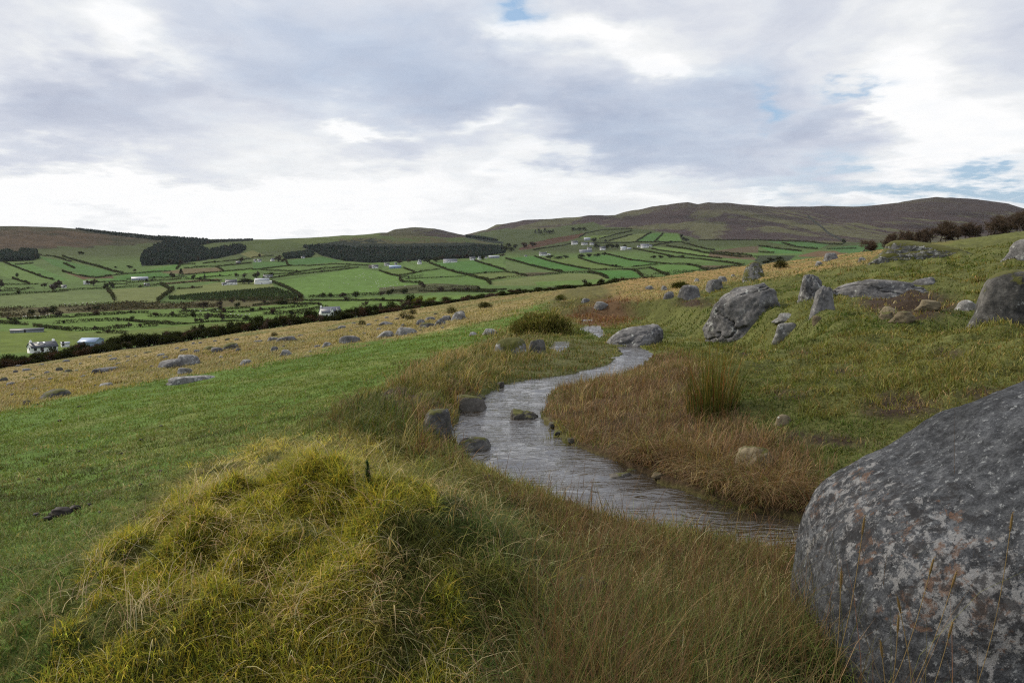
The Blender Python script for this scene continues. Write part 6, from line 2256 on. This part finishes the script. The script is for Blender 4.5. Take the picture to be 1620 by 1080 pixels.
def build_houses():
    house(42, 79, 543.5, 558, 'long white bungalow with dark slate roof and skylights below the tan slope', yaw=.28, chim=2, wins=4, skylights=2, depth=6.5, lift=.3, name='bungalow')
    barn(121, 146, 539, 549, 'large blue-grey sheet metal shed beside the slate-roofed bungalow', M_BLUE, M_BLUE, -.35, .55, .6, 'shed', 'shed', 12)
    barn(94, 105, 544, 549, 'low white outhouse between the bungalow and the blue-grey shed', M_WHITE, M_GREY, .1, .7, .6, 'outhouse', 'outhouse', 4)
    house(505, 536, 487.5, 504, 'white cottage with grey roof and two pointed dormer gables behind the dark thicket', rf=M_LSLATE, yaw=.30, chim=1, wins=2, dormers=2, depth=7, lift=.6, name='cottage', cat='cottage', eave=.50)
    barn(16, 61, 520.5, 526, 'long low dark shed in the field above the bungalow', M_GREY, M_SLATE, -.1, .6, 0, 'shed', 'shed', 6)
    barn(131, 140, 445, 450, 'small white barn among bare trees on the left of the valley', M_WHITE, M_GREY, 0, .85)
    house(78, 84, 450.5, 455, 'tiny white house left of the bare trees', wins=1, chim=0)
    house(96, 103, 451, 455.5, 'tiny white house right of the bare trees', wins=1, chim=0)
    barn(207, 231, 438, 443.5, 'long pale grey poly tunnel roof in the left fields', M_GREY, M_GREY, .1, .45, 0, 'poly_tunnel', 'poly tunnel', 9)
    house(227, 235, 448, 452.5, 'small white cottage behind a clipped dark hedge', wins=2, chim=1, name='cottage', cat='cottage')
    house(356, 373, 442.5, 450.5, 'white farmhouse with steep roof left of the dark evergreen clump', wins=3, chim=2, yaw=.2, name='farmhouse', cat='farmhouse')
    house(350, 357, 447, 451.5, 'small white outbuilding in front of the white farmhouse', wins=1, chim=0, name='outhouse', cat='outhouse')
    barn(402, 424, 440.5, 449.5, 'big bright white barn at the corner of the sheep pasture', M_WHITE, M_GREY, .15, .72)
    barn(420, 429, 444.5, 448.5, 'low white lean-to right of the big white barn', M_WHITE, M_WHITE, .15, .8)
    house(416, 430, 435, 438.5, 'low white house among trees behind the big white barn', wins=3, chim=1, name='bungalow')
    house(373, 380, 413, 418, 'small grey house under a bare tree near the conifer wood', wall=M_STONE, wins=1, chim=1)
    house(401, 405, 410, 414.5, 'tiny white house, left of three on the lower hillside', wins=1, chim=0)
    house(407, 413, 410, 414.5, 'small white house, middle of three on the lower hillside', wins=1, chim=1)
    house(428, 433, 408.5, 413, 'small white house, right of three on the lower hillside', wins=1, chim=0, yaw=.7)
    house(476, 482, 405.5, 408.5, 'white house in the gap of the small conifer belt', wins=2, chim=0)
    house(588, 598, 419, 424.5, 'white house with brown shed roof at the top corner of the sheep pasture', wins=2, chim=1)
    barn(583, 590, 419.5, 424, 'brown-roofed shed against the house above the sheep pasture', M_STONE, M_DOOR, .1, .6, 0, 'shed', 'shed')
    house(608, 616, 416, 420.5, 'white house under the plantation, left of the blue farm shed', wins=2, chim=1)
    barn(615, 634, 420, 424.5, 'blue roofed farm shed below the middle plantation', M_BLUE, M_BLUE, 0, .6, 0, 'shed', 'shed')
    house(624, 628, 415.5, 420.5, 'narrow white house behind the blue farm shed', wins=1, chim=1)
    house(659, 668, 411, 418, 'white gable-end house below the middle plantation', wins=1, chim=1, yaw=1.2)
    house(701, 723, 410, 415.5, 'long low white building with grey roof at the top of a green field', rf=M_LSLATE, wins=5, chim=0, name='bungalow')
    house(743, 752, 406.5, 411.5, 'white house, first right of the long white building', wins=2, chim=1)
    house(756, 761, 406, 411, 'narrow white house, second right of the long white building', wins=1, chim=1, yaw=.9)
    house(767, 771, 405.5, 409, 'tiny white house left of the grey farm sheds', wins=1, chim=0)
    barn(773, 790, 404.5, 408.5, 'grey farm shed with pale roof on the end of the village', M_GREY, M_GREY, 0, .6, 0, 'shed', 'shed')
    house(853, 865, 399, 404.5, 'lone white house on the pale track', wins=3, chim=2)
    barn(866, 871, 401.5, 404, 'small white shed right of the lone house on the track', M_WHITE, M_GREY, 0, .7, 0, 'shed', 'shed')
    house(830, 834, 403.5, 406, 'tiny white house left of the pale track', wins=1, chim=0)
    house(904, 914, 381, 387, 'white two-storey house at the left of the hillside hamlet', wins=2, chim=2)
    house(920, 930, 383.5, 387.5, 'long white house in the middle of the hillside hamlet', wins=3, chim=1)
    house(933, 940, 383.5, 387.5, 'white house at the right of the hillside hamlet', wins=2, chim=1)
    barn(924, 934, 376, 380.5, 'pale grey shed above the hillside hamlet', M_GREY, M_GREY, 0, .6, 0, 'shed', 'shed')
    house(929, 936, 391, 395, 'white cottage above the grey sheds of the hamlet', wins=2, chim=1, name='cottage', cat='cottage')
    barn(917, 937, 395, 399.5, 'low grey farm sheds below the white cottage', M_GREY, M_LSLATE, 0, .55, 0, 'shed', 'shed')
    house(949, 958, 390, 395.5, 'white house between the dark trees of the hamlet', wins=2, chim=2)
    house(982, 991, 390, 395.5, 'white house with pale roof right of the hamlet trees', rf=M_GREY, wins=2, chim=1)
    barn(992, 999, 392, 395, 'grey shed beside the pale-roofed house', M_GREY, M_GREY, 0, .6, 0, 'shed', 'shed')
    house(1014, 1027, 386, 392, 'white farmhouse below the heather hill', rf=M_LSLATE, wins=3, chim=2, name='farmhouse', cat='farmhouse')
    house(1026, 1032, 387, 390, 'low white wing right of the farm below the heather', wins=2, chim=0, name='outhouse', cat='outhouse')
    house(1008, 1013, 388, 391, 'small white outbuilding left of the farm below the heather', wins=1, chim=0, name='outhouse', cat='outhouse')


build_houses()


def build_sheep():
    m = flat_mat('wool', (.62, .60, .54), .95, .05)
    V, F = ico(2)
    mb = MB()
    mb.add(V * (1 + .08 * fbm3(V * 5, 2, 3))[:, None] * np.array((.58, .27, .30)) + (0, 0, .58), F)
    mb.add(V * np.array((.17, .09, .10)) + (.68, 0, .66), F)
    for sx in (-.34, .34):
        for sy in (-.13, .13):
            mb.add(*tube([(sx, sy, .45), (sx, sy, .2), (sx, sy, -.02)], [.07, .045, .04], 6))
    first = mb.build('sheep', m, None, True)
    poly = [(470, 450), (560, 428), (598, 431), (628, 438), (628, 446), (645, 452), (600, 462), (500, 467)]
    n = 0
    pts = []
    while n < 64:
        u, v = RNG.uniform(470, 645), RNG.uniform(428, 464)
        if inside(np.array([u]), np.array([v]), poly)[0] and RNG.random() < (.25 + .75 * (u > 555)):
            pts.append((u, v)); n += 1
    spots = [(p, 'white sheep grazing in the big pasture below the plantation', 'sheep grazing in the big pasture') for p in hits(pts, 225)]
    pts = [(35 + i * 9 + RNG.uniform(-3, 3), 501 - i * .5 + RNG.uniform(-1, 1.5)) for i in range(6)] + [(290 + i * 9, 492 + RNG.uniform(-2, 2)) for i in range(8)] + [(365 + i * 6, 498.5 + RNG.uniform(-1, 1)) for i in range(6)] \
        + [(105 + i * 8 + RNG.uniform(-3, 3), 482 - i * .6) for i in range(7)]
    spots += [(p, 'white sheep grazing in the bright fields of the valley floor', 'sheep grazing on the valley floor') for p in hits(pts, 225)]
    for i, (p, lb, gp) in enumerate(spots):
        o = first if i == 0 else first.copy()
        if i:
            C.objects.link(o)
        o.location = p
        o.scale = (1.15,) * 3
        o.rotation_euler = (0, 0, RNG.uniform(0, 6.28))
        tag(o, lb, 'sheep', gp)


build_sheep()

# ------------------------------------------------------------------ the moist air over the valley
def build_haze():
    mb = MB()
    mb.box(-7100, 7100, -7100, 7100, -140, 420)
    m = bpy.data.materials.new('haze')
    m.use_nodes = True
    t = m.node_tree
    t.nodes.clear()
    v = t.nodes.new('ShaderNodeVolumePrincipled')
    v.inputs['Color'].default_value = (.80, .86, .95, 1)
    v.inputs['Density'].default_value = 1.3e-5
    v.inputs['Anisotropy'].default_value = .2
    o = t.nodes.new('ShaderNodeOutputMaterial')
    t.links.new(v.outputs[0], o.inputs['Volume'])
    h = mb.build('haze', m)
    tag(h, 'thin moist air that pales the far hills', kind='stuff')


build_haze()
